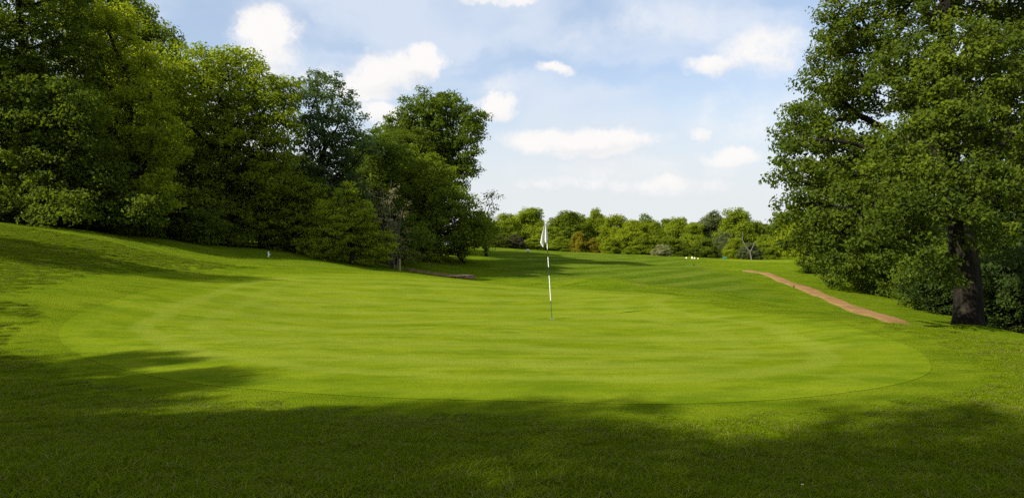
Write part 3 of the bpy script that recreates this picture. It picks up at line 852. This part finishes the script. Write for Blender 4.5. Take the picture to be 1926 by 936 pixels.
HS = build_tree('hedge_shrub', 'outermost hedge shrub, rounded end next to the pale raised tee', 'shrub', at(26.6, 64.5), [(26.6 + a, 64.5 + b_, hz(26.6, 64.5) + c, r, r, r * .9) for a, b_, c, r in
     [(0, 0, 1.1, 1.25), (1.3, -.4, 1.3, 1.35), (-.9, .3, .9, .9), (.6, .6, 1.9, 1.1), (2.3, -.2, 1.5, 1.3), (.3, -.9, .8, .8), (1.7, -1.1, .8, .8)]],
     [[np.array(at(26.6, 64.5)), np.array(at(26.7, 64.4, .9))]], L_DEEP, .40, 56, .36, .12, .07, seed=51, group='shrubs of the hedge along the path')
hedge_line = np.array([(27.6, 59.5), (26.2, 54.5), (25.0, 50), (24.2, 46), (23.2, 42.2), (22.2, 39), (21.4, 36), (20.7, 33.2), (20.6, 30.6), (21.6, 28.4), (19.7, 27.0)])
words = ['second', 'third', 'fourth', 'fifth', 'sixth', 'seventh', 'eighth', 'ninth', 'tenth', 'eleventh', 'twelfth']
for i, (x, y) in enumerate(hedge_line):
    copy_tree(HS, 'hedge_shrub', words[i] + ' hedge shrub counted from the pale raised tee towards the oak', at(x, y), i * 2.1, (1.0 + .12 * math.sin(i * 2.3), 1.05, 1.05 + .2 * math.sin(i * 1.7)), 'shrub', 'shrubs of the hedge along the path', mats={'crown': (L_DEEP, L_DARK, L_OAK, L_ASH)[i % 4] if i < 5 else (L_DEEP, L_SHADED)[i > 5]})

# ------------------------------------------------------------------ far tree line
FAR = []
for v in range(6):
    r = np.random.default_rng(300 + v)
    h = 10.0; w = (3.2, 4.0, 2.6, 3.4, 4.4, 3.0)[v]
    lob = []
    for zf, rf, n_, lf in ((.14, .62, 5, .42), (.36, .66, 5, .44), (.58, .50, 4, .40), (.76, .26, 3, .36), (.88, .06, 1, .30)):
        for k in range(n_):
            a = 6.283 * (k + r.uniform(-.3, .3)) / n_ + zf * 9; q = rf * w * r.uniform(.8, 1.15)
            lob.append((q * math.cos(a), q * math.sin(a), (zf + r.uniform(-.05, .05)) * h, w * lf * r.uniform(.8, 1.15), w * lf * r.uniform(.8, 1.15), w * lf * r.uniform(.85, 1.1)))
    FAR.append((r, lob))
far_list = [  # px, top py, width px, depth, variant, leaf material, look
    (908, 418, 70, 112, 0, L_OLIVE, 'olive green far tree just right of the left wood'), (948, 402, 66, 126, 1, L_WIDE, 'mid green far tree left of the flag'),
    (995, 389, 78, 130, 4, L_WIDE, 'broad dark far tree directly behind the flag'), (1030, 425, 60, 118, 0, L_WIDE, 'green far tree right behind the flagstick'),
    (1064, 396, 74, 128, 3, L_OAK, 'darkest round far tree right of the flag'), (1122, 393, 58, 132, 1, L_WIDE, 'domed green far tree, tallest between flag and centre right'),
    (1088, 434, 28, 112, 5, L_YELLOW, 'small golden tree with thin trunk in the far tree line'), (1115, 446, 24, 112, 2, L_YELLOW, 'smaller golden tree beside the other one'),
    (1158, 404, 56, 124, 0, L_BRIGHT, 'bright green far tree right of the domed one'), (1192, 412, 70, 116, 4, L_BRIGHT, 'brightest yellow-green far tree in the middle of the line'),
    (1232, 416, 50, 128, 1, L_WIDE, 'mid green far tree beyond the brightest one'), (1275, 408, 60, 134, 3, L_WIDE, 'dark far tree with uneven top'),
    (1308, 420, 54, 124, 0, L_WIDE, 'low green far tree left of the grey-green one'), (1342, 396, 62, 126, 2, L_GREY, 'grey-green far tree with spiky top'),
    (1388, 389, 66, 122, 5, L_WIDE, 'tallest far tree on the right with a bare pale trunk before it'), (1424, 418, 50, 124, 1, L_OLIVE, 'olive far tree right of the tallest'),
    (1382, 446, 34, 104, 0, L_BRIGHT, 'bright young far tree in front of the tallest one'), (1440, 440, 46, 108, 3, L_WIDE, 'green far tree at the left foot of the hedge trees'),
    (968, 440, 40, 110, 1, L_PURPLE, 'dull purplish far bush left of the flag'), (935, 438, 40, 108, 2, L_OLIVE, 'yellowish slim far tree beside the dull bush'),
    (1150, 446, 34, 110, 3, L_BRIGHT, 'small bright far bush between golden trees and brightest tree'), (1245, 458, 30, 106, 4, L_BLOSSOM, 'hawthorn covered in white blossom in the far line'),
    (1215, 438, 44, 112, 2, L_WIDE, 'green far bush left of the white blossom'), (1270, 448, 40, 110, 0, L_OAK, 'dark far bush right of the white blossom'),
    (1000, 448, 50, 114, 3, L_WIDE, 'low green far bush behind the white topped post'), (1055, 444, 50, 114, 1, L_WIDE, 'low green far bush between flag and golden trees'),
    (1325, 446, 46, 110, 4, L_OAK, 'dark low far bush behind the cream blocks'), (1362, 436, 40, 116, 3, L_GREY, 'grey-green far bush left of the bright young tree'),
    (1185, 462, 26, 108, 1, L_WIDE, 'lowest far bush under the brightest tree'), (1410, 455, 40, 102, 4, L_GREY, 'low pale far bush at the tee')]
src = {}
for (px, top, w, d, v, lm, lab) in far_list:
    x = (px - CX) / F * d; zb = hz(x, d)
    H = (EYE + (CY - top) / F * d) - zb
    r, lob = FAR[v]
    if v not in src:
        t = build_tree('far_tree', lab, 'tree', (0, 0, 0), lob, auto_limbs((0, 0, 0), lob, r, .8), lm, .72, 60, .62, .27, .2, seed=60 + v, inner=.4, low=.9, flat=1.0, droop=.35, group='far tree line')
        ex = max(abs(l[0]) + l[3] for l in lob); tz = max(l[2] + l[5] for l in lob)
        src[v] = (t, ex, tz); first = True
    else:
        first = False
    t0, ex, tz = src[v]
    kx = (w / 2 * d / F) / ex * 1.32; kz = H / tz
    if first:
        t = t0; t.location = (x, d, zb - .1)
    else:
        t = copy_tree(t0, 'far_tree', lab, (x, d, zb - .1), px * .37, 1, group='far tree line', mats={'crown': lm})
    t.scale = (kx, kx, kz)
# a second row closes the gaps
for i, px in enumerate(list(range(880, 1480, 42)) + [1500, 1540, 1580]):
    d = 146 + (i * 7) % 15; x = (px - CX) / F * d; t0, ex, tz = src[i % 6]
    k = .95 + .1 * math.sin(i * 1.3)
    top = 410 + 9 * math.sin(i * 2.1)
    H = EYE + (CY - top) / F * d - hz(x, d)
    copy_tree(t0, 'far_tree', 'tree of the back row behind the far trees, ' + ORD[i] + ' from the left wood', (x, d, hz(x, d) - .1), i * 1.1, (4.2 / ex * k, 4.2 / ex * k, H / tz), group='back row of the far tree line', mats={'crown': (L_OAK, L_WIDE, L_DARK)[i % 3]})
# bare leaning trunk before the tallest far tree
bt = base_px(1412, 100)
def fp(px, py): return np.array(world_pt(px, py, 100)) - np.array(bt)
sv, sf = tubes([(np.array([fp(1414, 492), fp(1411, 474), fp(1402, 462), fp(1396, 450), fp(1398, 436)]), np.array([.12, .10, .08, .06, .03])),
                (np.array([fp(1411, 474), fp(1417, 462), fp(1420, 452)]), np.array([.07, .05, .02]))], 6)
o = mesh_np('bare_trunk', sv, sf, B_PALE, smooth=True); o.location = bt
tag(o, 'bare pale crooked trunk in front of the far trees on the right', 'tree')

# ------------------------------------------------------------------ flagstick and cup
def paint(name, c, rough=.5, spec=.4):
    m = bpy.data.materials.new(name); m.use_nodes = True
    T = NT(m.node_tree)
    tcn = T.n('ShaderNodeTexCoord')
    n1 = T.noise(tcn.outputs['Object'], 18, 5, .65)
    col = T.mix(T.smooth(n1, .45, .75, 0, .35), c, (c[0] * .6, c[1] * .6, c[2] * .55))
    s = T.n('ShaderNodeBsdfPrincipled', inp={'Base Color': col, 'Roughness': rough})
    s.inputs['Specular IOR Level'].default_value = spec
    T.n('ShaderNodeOutputMaterial', inp={'Surface': s.outputs[0]})
    return m
M_WHITE = paint('white_paint', (.80, .80, .76)); M_BLACK = paint('black_paint', (.018, .03, .02)); M_DKGREEN = paint('dark_green_paint', (.03, .09, .025))
M_CREAM = paint('cream_stone', (.72, .62, .45), .9, .1); M_WOOD = paint('weathered_planks', (.36, .25, .15), .9, .1); M_TEAL = paint('teal_plastic', (.03, .16, .14))
M_POSTWOOD = paint('post_wood', (.16, .13, .09), .9, .1); M_SOIL = paint('soil', (.16, .10, .05), .95, .05); M_DEADLEAF = paint('dead_leaf', (.22, .13, .09), .9, .1)
fb = hit(1038, 601); FBX, FBY = fb
FD = FBY; fz = hz(FBX, FBY) + .015
print('FLAG', fb, fz)
flag = empty('flagstick', (FBX, FBY, fz), 'white flag hanging limp on a black and white striped flagstick', 'flag')
def fpos(px, py): return np.array(world_pt(px, py, FD)) - np.array((FBX, FBY, fz))
bot = np.array((0, 0, -.04)); topp = fpos(1026.5, 418)
Lz = topp[2]
def along(py): 
    f = (601 - py) / (601 - 418); return np.array([0, 0, 0.]) + topp * f
bands = [(606, 567, M_DKGREEN, 'pole_section'), (567, 519, M_WHITE, 'pole_section'), (519, 503, M_BLACK, 'pole_section'), (503, 484, M_WHITE, 'pole_section'), (484, 470, M_BLACK, 'pole_section'), (470, 420, M_WHITE, 'pole_section')]
for a, b_, mt, nm_ in bands:
    pa, pb = along(a), along(b_)
    sv, sf = tubes([(np.array([pa, pa * .5 + pb * .5, pb]), np.array([.0088, .0088, .0088]))], 10)
    mesh_np(nm_, sv, sf, mt, flag, smooth=True)
# finial and collar
sv, sf = tubes([(np.array([along(421), along(420), along(418.5), along(417.6)]), np.array([.016, .019, .017, .004]))], 10)
mesh_np('pole_cap', sv, sf, M_WHITE, flag, smooth=True)
# limp cloth: hangs in folds from the pole, drifting left
mfl = bpy.data.materials.new('flag_cloth'); mfl.use_nodes = True
T = NT(mfl.node_tree)
tcn = T.n('ShaderNodeTexCoord'); n1 = T.noise(tcn.outputs['Object'], 14, 5, .6)
col = T.mix(n1, (.80, .80, .74), (.70, .70, .64))
d1 = T.n('ShaderNodeBsdfDiffuse', inp={'Color': col}); d2 = T.n('ShaderNodeBsdfTranslucent', inp={'Color': col})
mx = T.n('ShaderNodeMixShader', inp={0: .28, 1: d1.outputs[0], 2: d2.outputs[0]}); T.n('ShaderNodeOutputMaterial', inp={'Surface': mx.outputs[0]})
nu, nv = 36, 30
left = np.array([(1024.5, 419), (1022, 428), (1019.5, 438), (1017.5, 448), (1016.0, 456), (1020.5, 464)])
right = np.array([(1028, 419), (1029.2, 428), (1030.2, 438), (1031.0, 447), (1031.2, 449.5), (1029.5, 452)])
vv = np.linspace(0, 1, nv); s6 = np.linspace(0, 1, 6)
Vf = []
for j, v in enumerate(vv):
    l = np.array([np.interp(v, s6, left[:, 0]), np.interp(v, s6, left[:, 1])]); r_ = np.array([np.interp(v, s6, right[:, 0]), np.interp(v, s6, right[:, 1])])
    for i in range(nu):
        u = i / (nu - 1)
        q = r_ + (l - r_) * u
        p = fpos(q[0], q[1] + (2.2 * math.sin(u * 9.0) * v * v))
        p = p + np.array([0, (.055 * v + .012) * math.sin(u * 11 + v * 1.5) - .02 * u, 0])
        Vf.append(p)
idx = np.arange(nu * nv).reshape(nv, nu)
fc = np.stack([idx[:-1, :-1], idx[:-1, 1:], idx[1:, 1:], idx[1:, :-1]], -1).reshape(-1, 4)
cloth = mesh_np('flag_cloth', np.array(Vf), fc, mfl, flag, smooth=True)
md = cloth.modifiers.new('thick', 'SOLIDIFY'); md.thickness = .002
# cup in the green; its inside shade is painted as a flat black disc
ring_v = []; ring_f = []
for k in range(24):
    a = k / 24 * 2 * math.pi
    for rr, zz in ((.054, .003), (.060, .002)): ring_v.append((rr * math.cos(a), rr * math.sin(a), zz))
for k in range(24):
    a = 2 * k; b_ = 2 * ((k + 1) % 24); ring_f.append([a, a + 1, b_ + 1, b_])
cup = empty('golf_hole', (FBX, FBY, fz), 'golf hole at the foot of the flagstick', 'hole')
mesh_np('rim', np.array(ring_v), ring_f, M_WHITE, cup)
mesh_np('cup', np.array([(.0535 * math.cos(k / 24 * 6.2832), .0535 * math.sin(k / 24 * 6.2832), .0025) for k in range(24)]), [list(range(24))], M_BLACK, cup)

# ------------------------------------------------------------------ small things
def lathe(prof, n=10):
    V = []; Fc = []
    for r_, z in prof:
        for k in range(n):
            a = k / n * 2 * math.pi; V.append((r_ * math.cos(a), r_ * math.sin(a), z))
    for j in range(len(prof) - 1):
        for k in range(n):
            a = j * n + k; b_ = j * n + (k + 1) % n; Fc.append([a, b_, b_ + n, a + n])
    Fc.append(list(range(n))[::-1]); Fc.append([(len(prof) - 1) * n + k for k in range(n)])
    return np.array(V), Fc
def box(sx, sy, sz, bev=.0):
    x, y = sx / 2, sy / 2; b_ = bev or min(sx, sy, sz) * .12
    prof = [(-x, -y, 0), (x, -y, 0), (x, y, 0), (-x, y, 0), (-x, -y, sz - b_), (x, -y, sz - b_), (x, y, sz - b_), (-x, y, sz - b_),
            (-x + b_, -y + b_, sz), (x - b_, -y + b_, sz), (x - b_, y - b_, sz), (-x + b_, y - b_, sz)]
    fc = [[3, 2, 1, 0], [8, 9, 10, 11]]
    for k in range(2):
        for j in range(4):
            a = k * 4 + j; c = k * 4 + (j + 1) % 4; fc.append([a, c, c + 4, a + 4])
    return np.array(prof), fc
# white topped post on the fairway
h = hit(993, 478) or (2.1, 96.0)
post = empty('yardage_post', at(h[0], h[1], 0), 'dark post with white top standing on the far fairway left of the flag', 'post')
s = h[1] / F
v, f = lathe([(.10, -.1), (.10, 9 * s * .55), (.08, 9 * s * .6)]); mesh_np('post_shaft', v, f, M_POSTWOOD, post)
v, f = box(4.4 * s, 2.4 * s, 4.6 * s); v[:, 2] += 9 * s * .55; mesh_np('post_cap', v, f, M_WHITE, post)
# white stake at the left wood
h = hit(505, 483.5) or (-12.3, 37.5)
stake = empty('marker_stake', at(h[0], h[1], 0), 'small white stake on the slope at the edge of the left wood', 'stake')
v, f = lathe([(.035, -.1), (.035, .24), (.012, .29)]); mesh_np('stake_shaft', v, f, M_WHITE, stake)
v, f = box(.10, .03, .06); v[:, 2] += .10; v[:, 0] += .04; mesh_np('stake_plate', v, f, M_WHITE, stake)
# wooden stake among the brush
x, y = (752 - CX) / F * 42.5, 42.5
st2 = empty('wooden_stake', at(x, y, 0), 'short wooden stake in the brush at the head of the ditch', 'stake')
v, f = lathe([(.06, -.1), (.055, .62), (.02, .68)]); mesh_np('stake_shaft', v, f, M_WOOD, st2)
# cream blocks on the far tee
for px, wpx, hpx, lab in ((1291, 4.0, 2.4, 'leftmost pale block lying on the far rise'), (1302, 4.2, 3.6, 'tallest cream block on the far rise'), (1306.5, 3.6, 2.8, 'cream block leaning on the tallest one'), (1313, 2.4, 2.2, 'smallest cream block at the right end of the row')):
    d = 93.0; x = (px - CX) / F * d; s = d / F
    v, f = lathe([(.42, -.1), (.5, .35), (.36, .8), (.12, 1.0)], 7)
    v = v * np.array([wpx * s, wpx * s, hpx * s * 1.2]) * (1 + .12 * np.sin(v[:, [1, 2, 0]] * 9 + px))
    o = mesh_np('cream_block', v, f, M_CREAM); zz = max(hz(x, d), EYE - (489 - CY) / F * d); o.location = (x, d, hz(x, d)); tag(o, lab, 'block', 'cream blocks on the far rise')
d = 92.0; x = (1363 - CX) / F * d
o = empty('ball_washer', at(x, d, 0), 'small teal box on a post on the far tee', 'box')
v, f = box(.34, .3, .26); v[:, 2] += .16; mesh_np('housing', v, f, M_TEAL, o)
v, f = lathe([(.05, -.1), (.05, .17)], 8); mesh_np('post_shaft', v, f, M_BLACK, o)
# dark little markers
for (px, py, lab) in ((1305, 500.5, 'tiny dark marker peg on the upper fairway'), (1493, 541, 'tiny dark marker peg beside the dirt path')):
    h = hit(px, py) or (10, 50)
    s = h[1] / F
    v, f = lathe([(.9 * s, -.05), (1.2 * s, 1.5 * s), (1.4 * s, 2.8 * s), (.5 * s, 3.4 * s)], 8)
    o = mesh_np('marker_peg', v, f, M_BLACK); o.location = at(h[0], h[1], .03); tag(o, lab, 'marker')
# plank bridge over the ditch
br = world_pt(866, 520, 44.5)[:2]
bx, by = br
print('BRIDGE', br)
bridge = empty('plank_bridge', (bx, by, hz(bx, by) + .10), 'small pale plank bridge across the ditch behind the green', 'bridge')
bridge.rotation_euler = (0, 0, math.radians(-20))
for k in range(9):
    v, f = box(.75, .21, .05); v[:, 1] += -1.0 + k * .25; v[:, 0] += .03 * math.sin(k * 3.1); v[:, 2] += .012 * math.sin(k * 2.2)
    mesh_np('plank', v, f, M_WOOD, bridge)
for sx in (-.28, .28):
    v, f = box(.1, 2.3, .10); v[:, 0] += sx; v[:, 2] -= .11; mesh_np('beam', v, f, M_POSTWOOD, bridge)
# eroded soil edge of the ditch
epx = [(762, 506), (775, 508.5), (790, 511), (805, 513.5), (820, 515.5), (835, 517), (848, 518), (880, 517.5), (895, 518)]
ep = np.array([world_pt(p[0], p[1], 44.8 - .1 * k_)[:2] for k_, p in enumerate(epx)])
o_ = []
for side in (-1, 1):
    q = resample(ep, 60); o_.append(q + np.array([0, side]) * (.26 + .16 * np.sin(np.arange(60) * .9 + side) + .1 * np.sin(np.arange(60) * 2.3))[:, None])
V = np.array([np.column_stack([q, height(q[:, 0], q[:, 1]) + .03 + (.12 if k else 0)]) for k, q in enumerate(o_)])
idx = np.arange(120).reshape(2, 60); fc = np.stack([idx[:-1, :-1], idx[:-1, 1:], idx[1:, 1:], idx[1:, :-1]], -1).reshape(-1, 4)
ditch = mesh_np('ditch_bank', V.reshape(-1, 3), fc, M_SOIL, smooth=True)
tag(ditch, 'eroded brown soil edge of the ditch behind the green', 'bank', kind='structure')
# dead leaf and clover on the near grass
for (px, py, k, mt, lab, nm_) in ((873, 909, .05, M_DEADLEAF, 'curled brown fallen leaf on the near shaded grass', 'fallen_leaf'), (1509, 926, .008, M_WHITE, 'tiny white daisy head in the near grass on the right', 'daisy')):
    h = hit(px, py)
    a = np.linspace(0, 2 * math.pi, 15)[:-1]
    rr = k * (1 + .25 * np.cos(a * 5))
    v = [(0, 0, .0)] + [(r_ * math.cos(t), .6 * r_ * math.sin(t), .35 * k * abs(math.cos(t)) + .1 * k * math.sin(3 * t)) for r_, t in zip(rr, a)]
    f = [[0, 1 + i, 1 + (i + 1) % 14] for i in range(14)]
    o = mesh_np(nm_, np.array(v), f, mt, smooth=True); o.location = at(h[0], h[1], .028)
    md = o.modifiers.new('thick', 'SOLIDIFY'); md.thickness = .003
    tag(o, lab, 'leaf' if nm_ == 'fallen_leaf' else 'flower')

# ------------------------------------------------------------------ grass blades (stuff)
def blade_mat():
    m = bpy.data.materials.new('grass_blade'); m.use_nodes = True
    T = NT(m.node_tree)
    geo = T.n('ShaderNodeNewGeometry'); pos = geo.outputs['Position']
    at_ = T.n('ShaderNodeAttribute', attribute_name='tone')
    big = T.noise(T.mapping(pos, (.5, .9, .5)), 1.1, 6, .65)
    c = T.mix(at_.outputs['Fac'], (.086, .142, .0008), (.168, .222, .0020))
    c = T.mix(T.smooth(big, .52, .74, 0, .5), c, (.15, .145, .02))
    c = T.mix(T.smooth(at_.outputs['Fac'], 1.05, 1.3), c, (.26, .22, .075))
    d = T.n('ShaderNodeBsdfPrincipled', inp={'Base Color': c, 'Roughness': .7}); d.inputs['Specular IOR Level'].default_value = .04
    tr = T.n('ShaderNodeBsdfTranslucent', inp={'Color': c})
    mx = T.n('ShaderNodeMixShader', inp={0: .35, 1: d.outputs[0], 2: tr.outputs[0]})
    T.n('ShaderNodeOutputMaterial', inp={'Surface': mx.outputs[0]})
    return m
M_BLADE = blade_mat()
def patch_mesh(seed, n=900, half=.22, hgt=.032, wid=.0032, dry=.03, lean=.55):
    r = np.random.default_rng(seed)
    p = np.column_stack([r.uniform(-half, half, n), r.uniform(-half, half, n), np.full(n, -.004)])
    p = p[np.hypot(p[:, 0], p[:, 1]) < half * r.uniform(.75, 1.1, n)]; n = len(p)
    a = r.uniform(0, 6.283, n); h_ = hgt * r.uniform(.5, 1.35, n)
    s = np.column_stack([np.cos(a), np.sin(a), np.zeros(n)]) * (wid * r.uniform(.7, 1.3, n))[:, None]
    ln = r.normal(0, lean, (n, 2)) * h_[:, None]
    mid = p + np.column_stack([ln * .35, h_ * .62]); tip = p + np.column_stack([ln, h_])
    V = np.stack([p - s, p + s, mid + s * .8, tip, mid - s * .8], 1).reshape(-1, 3)
    k = np.arange(n)[:, None] * 5
    q = np.concatenate([k + 0, k + 1, k + 2, k + 4], 1); t_ = np.concatenate([k + 4, k + 2, k + 3], 1)
    me = bpy.data.meshes.new('grass_patch')
    me.from_pydata(V.tolist(), [], q.tolist() + t_.tolist())
    tn = r.random(n); tn[r.random(n) < dry] = 1.5; at_ = me.attributes.new('tone', 'FLOAT', 'FACE'); at_.data.foreach_set('value', np.concatenate([tn, tn]).astype(np.float32))
    me.materials.append(M_BLADE)
    return bpy.data.objects.new('grass_patch', me)
def inside(poly, x, y):
    c = np.zeros(len(x), bool); n = len(poly); j = n - 1
    for i in range(n):
        xi, yi = poly[i]; xj, yj = poly[j]
        if yi != yj:
            c ^= ((yi > y) != (yj > y)) & (x < (xj - xi) * (y - yi) / (yj - yi) + xi)
        j = i
    return c
r = np.random.default_rng(5)
yy = 3.0 + 12.0 * r.random(26000) ** .8
xx = r.uniform(-1.0, 1.0, 26000) * (yy * .74 + .8)
keep = ~inside(G_OUT, xx, yy)
xx, yy = xx[keep], yy[keep]
dist = np.sqrt(((np.column_stack([xx, yy])[:, None] - G_OUT[None, ::2]) ** 2).sum(-1)).min(1)
keep = (dist > .5) & (r.random(len(xx)) < np.clip(9 / yy, .45, 1.0) * np.clip((dist - .4) / 1.6, .05, 1))
xx, yy, dist = xx[keep], yy[keep], dist[keep]
# plus the rough bank on the left
bx_ = r.uniform(-24, -8.5, 9000); by_ = r.uniform(13, 30, 9000)
db_ = np.sqrt(((np.column_stack([bx_, by_])[:, None] - A_OUT[None, ::2]) ** 2).sum(-1)).min(1)
kb = ~inside(A_OUT, bx_, by_) & (bx_ > -.74 * by_ - 1) & (db_ > .3)
allx = np.concatenate([xx, bx_[kb]]); ally = np.concatenate([yy, by_[kb]])
sz = np.concatenate([np.clip(.2 + .30 * dist, .3, 1.15) * r.uniform(.8, 1.2, len(dist)), r.uniform(.6, 1.05, kb.sum()) * np.clip(db_[kb] / 2.5, .35, 1)])
sz *= .78 + .30 * np.sin(allx * 1.7 + 2 * np.sin(ally * .9)) * np.sin(ally * 2.1 + 1.1 * np.sin(allx * 1.3)) + .22 * r.random(len(sz))
zz = height(allx, ally) + np.where(inside(A_OUT, allx, ally), .005, 0)
pm = bpy.data.meshes.new('grass_blades')
pm.vertices.add(len(allx)); pm.vertices.foreach_set('co', np.column_stack([allx, ally, zz]).astype(np.float32).ravel())
a1 = pm.attributes.new('size', 'FLOAT', 'POINT'); a1.data.foreach_set('value', sz.astype(np.float32))
a2 = pm.attributes.new('spin', 'FLOAT', 'POINT'); a2.data.foreach_set('value', r.uniform(0, 6.283, len(allx)).astype(np.float32))
go = bpy.data.objects.new('grass_blades', pm); COL.objects.link(go)
tag(go, 'short grass blades of the rough in the foreground and on the left bank', 'grass', kind='stuff')
ng = bpy.data.node_groups.new('grass_scatter', 'GeometryNodeTree')
ng.interface.new_socket('Geometry', in_out='INPUT', socket_type='NodeSocketGeometry'); ng.interface.new_socket('Geometry', in_out='OUTPUT', socket_type='NodeSocketGeometry')
gi = ng.nodes.new('NodeGroupInput'); goo = ng.nodes.new('NodeGroupOutput')
iop = ng.nodes.new('GeometryNodeInstanceOnPoints'); iop.inputs['Pick Instance'].default_value = True
gj = ng.nodes.new('GeometryNodeJoinGeometry')
for q_ in (patch_mesh(9, 420, .14, .058, .0036, .05, .75), patch_mesh(6, 700, .20, .040, .0034, .16, .9), patch_mesh(3), patch_mesh(4, 1000, .22, .026, .003)):
    oi = ng.nodes.new('GeometryNodeObjectInfo'); oi.inputs['Object'].default_value = q_; oi.inputs['As Instance'].default_value = True
    ng.links.new(oi.outputs['Geometry'], gj.inputs[0])
m2p = ng.nodes.new('GeometryNodeMeshToPoints')
na = ng.nodes.new('GeometryNodeInputNamedAttribute'); na.data_type = 'FLOAT'; na.inputs[0].default_value = 'size'
nb = ng.nodes.new('GeometryNodeInputNamedAttribute'); nb.data_type = 'FLOAT'; nb.inputs[0].default_value = 'spin'
cx = ng.nodes.new('ShaderNodeCombineXYZ'); cs = ng.nodes.new('ShaderNodeCombineXYZ')
mxn = ng.nodes.new('ShaderNodeMath'); mxn.operation = 'MAXIMUM'; mxn.inputs[1].default_value = .75
lk = ng.links.new
lk(gi.outputs[0], m2p.inputs[0]); lk(m2p.outputs[0], iop.inputs['Points']); lk(gj.outputs[0], iop.inputs['Instance'])
lk(nb.outputs[0], cx.inputs[2]); lk(cx.outputs[0], iop.inputs['Rotation'])
lk(na.outputs[0], mxn.inputs[0]); lk(mxn.outputs[0], cs.inputs[0]); lk(mxn.outputs[0], cs.inputs[1]); lk(na.outputs[0], cs.inputs[2]); lk(cs.outputs[0], iop.inputs['Scale'])
lk(iop.outputs[0], goo.inputs[0])
gm = go.modifiers.new('scatter', 'NODES'); gm.node_group = ng

crest_report()
print('STATS', STATS, sum(s[2] * 2 + s[3] * 2 for s in STATS))
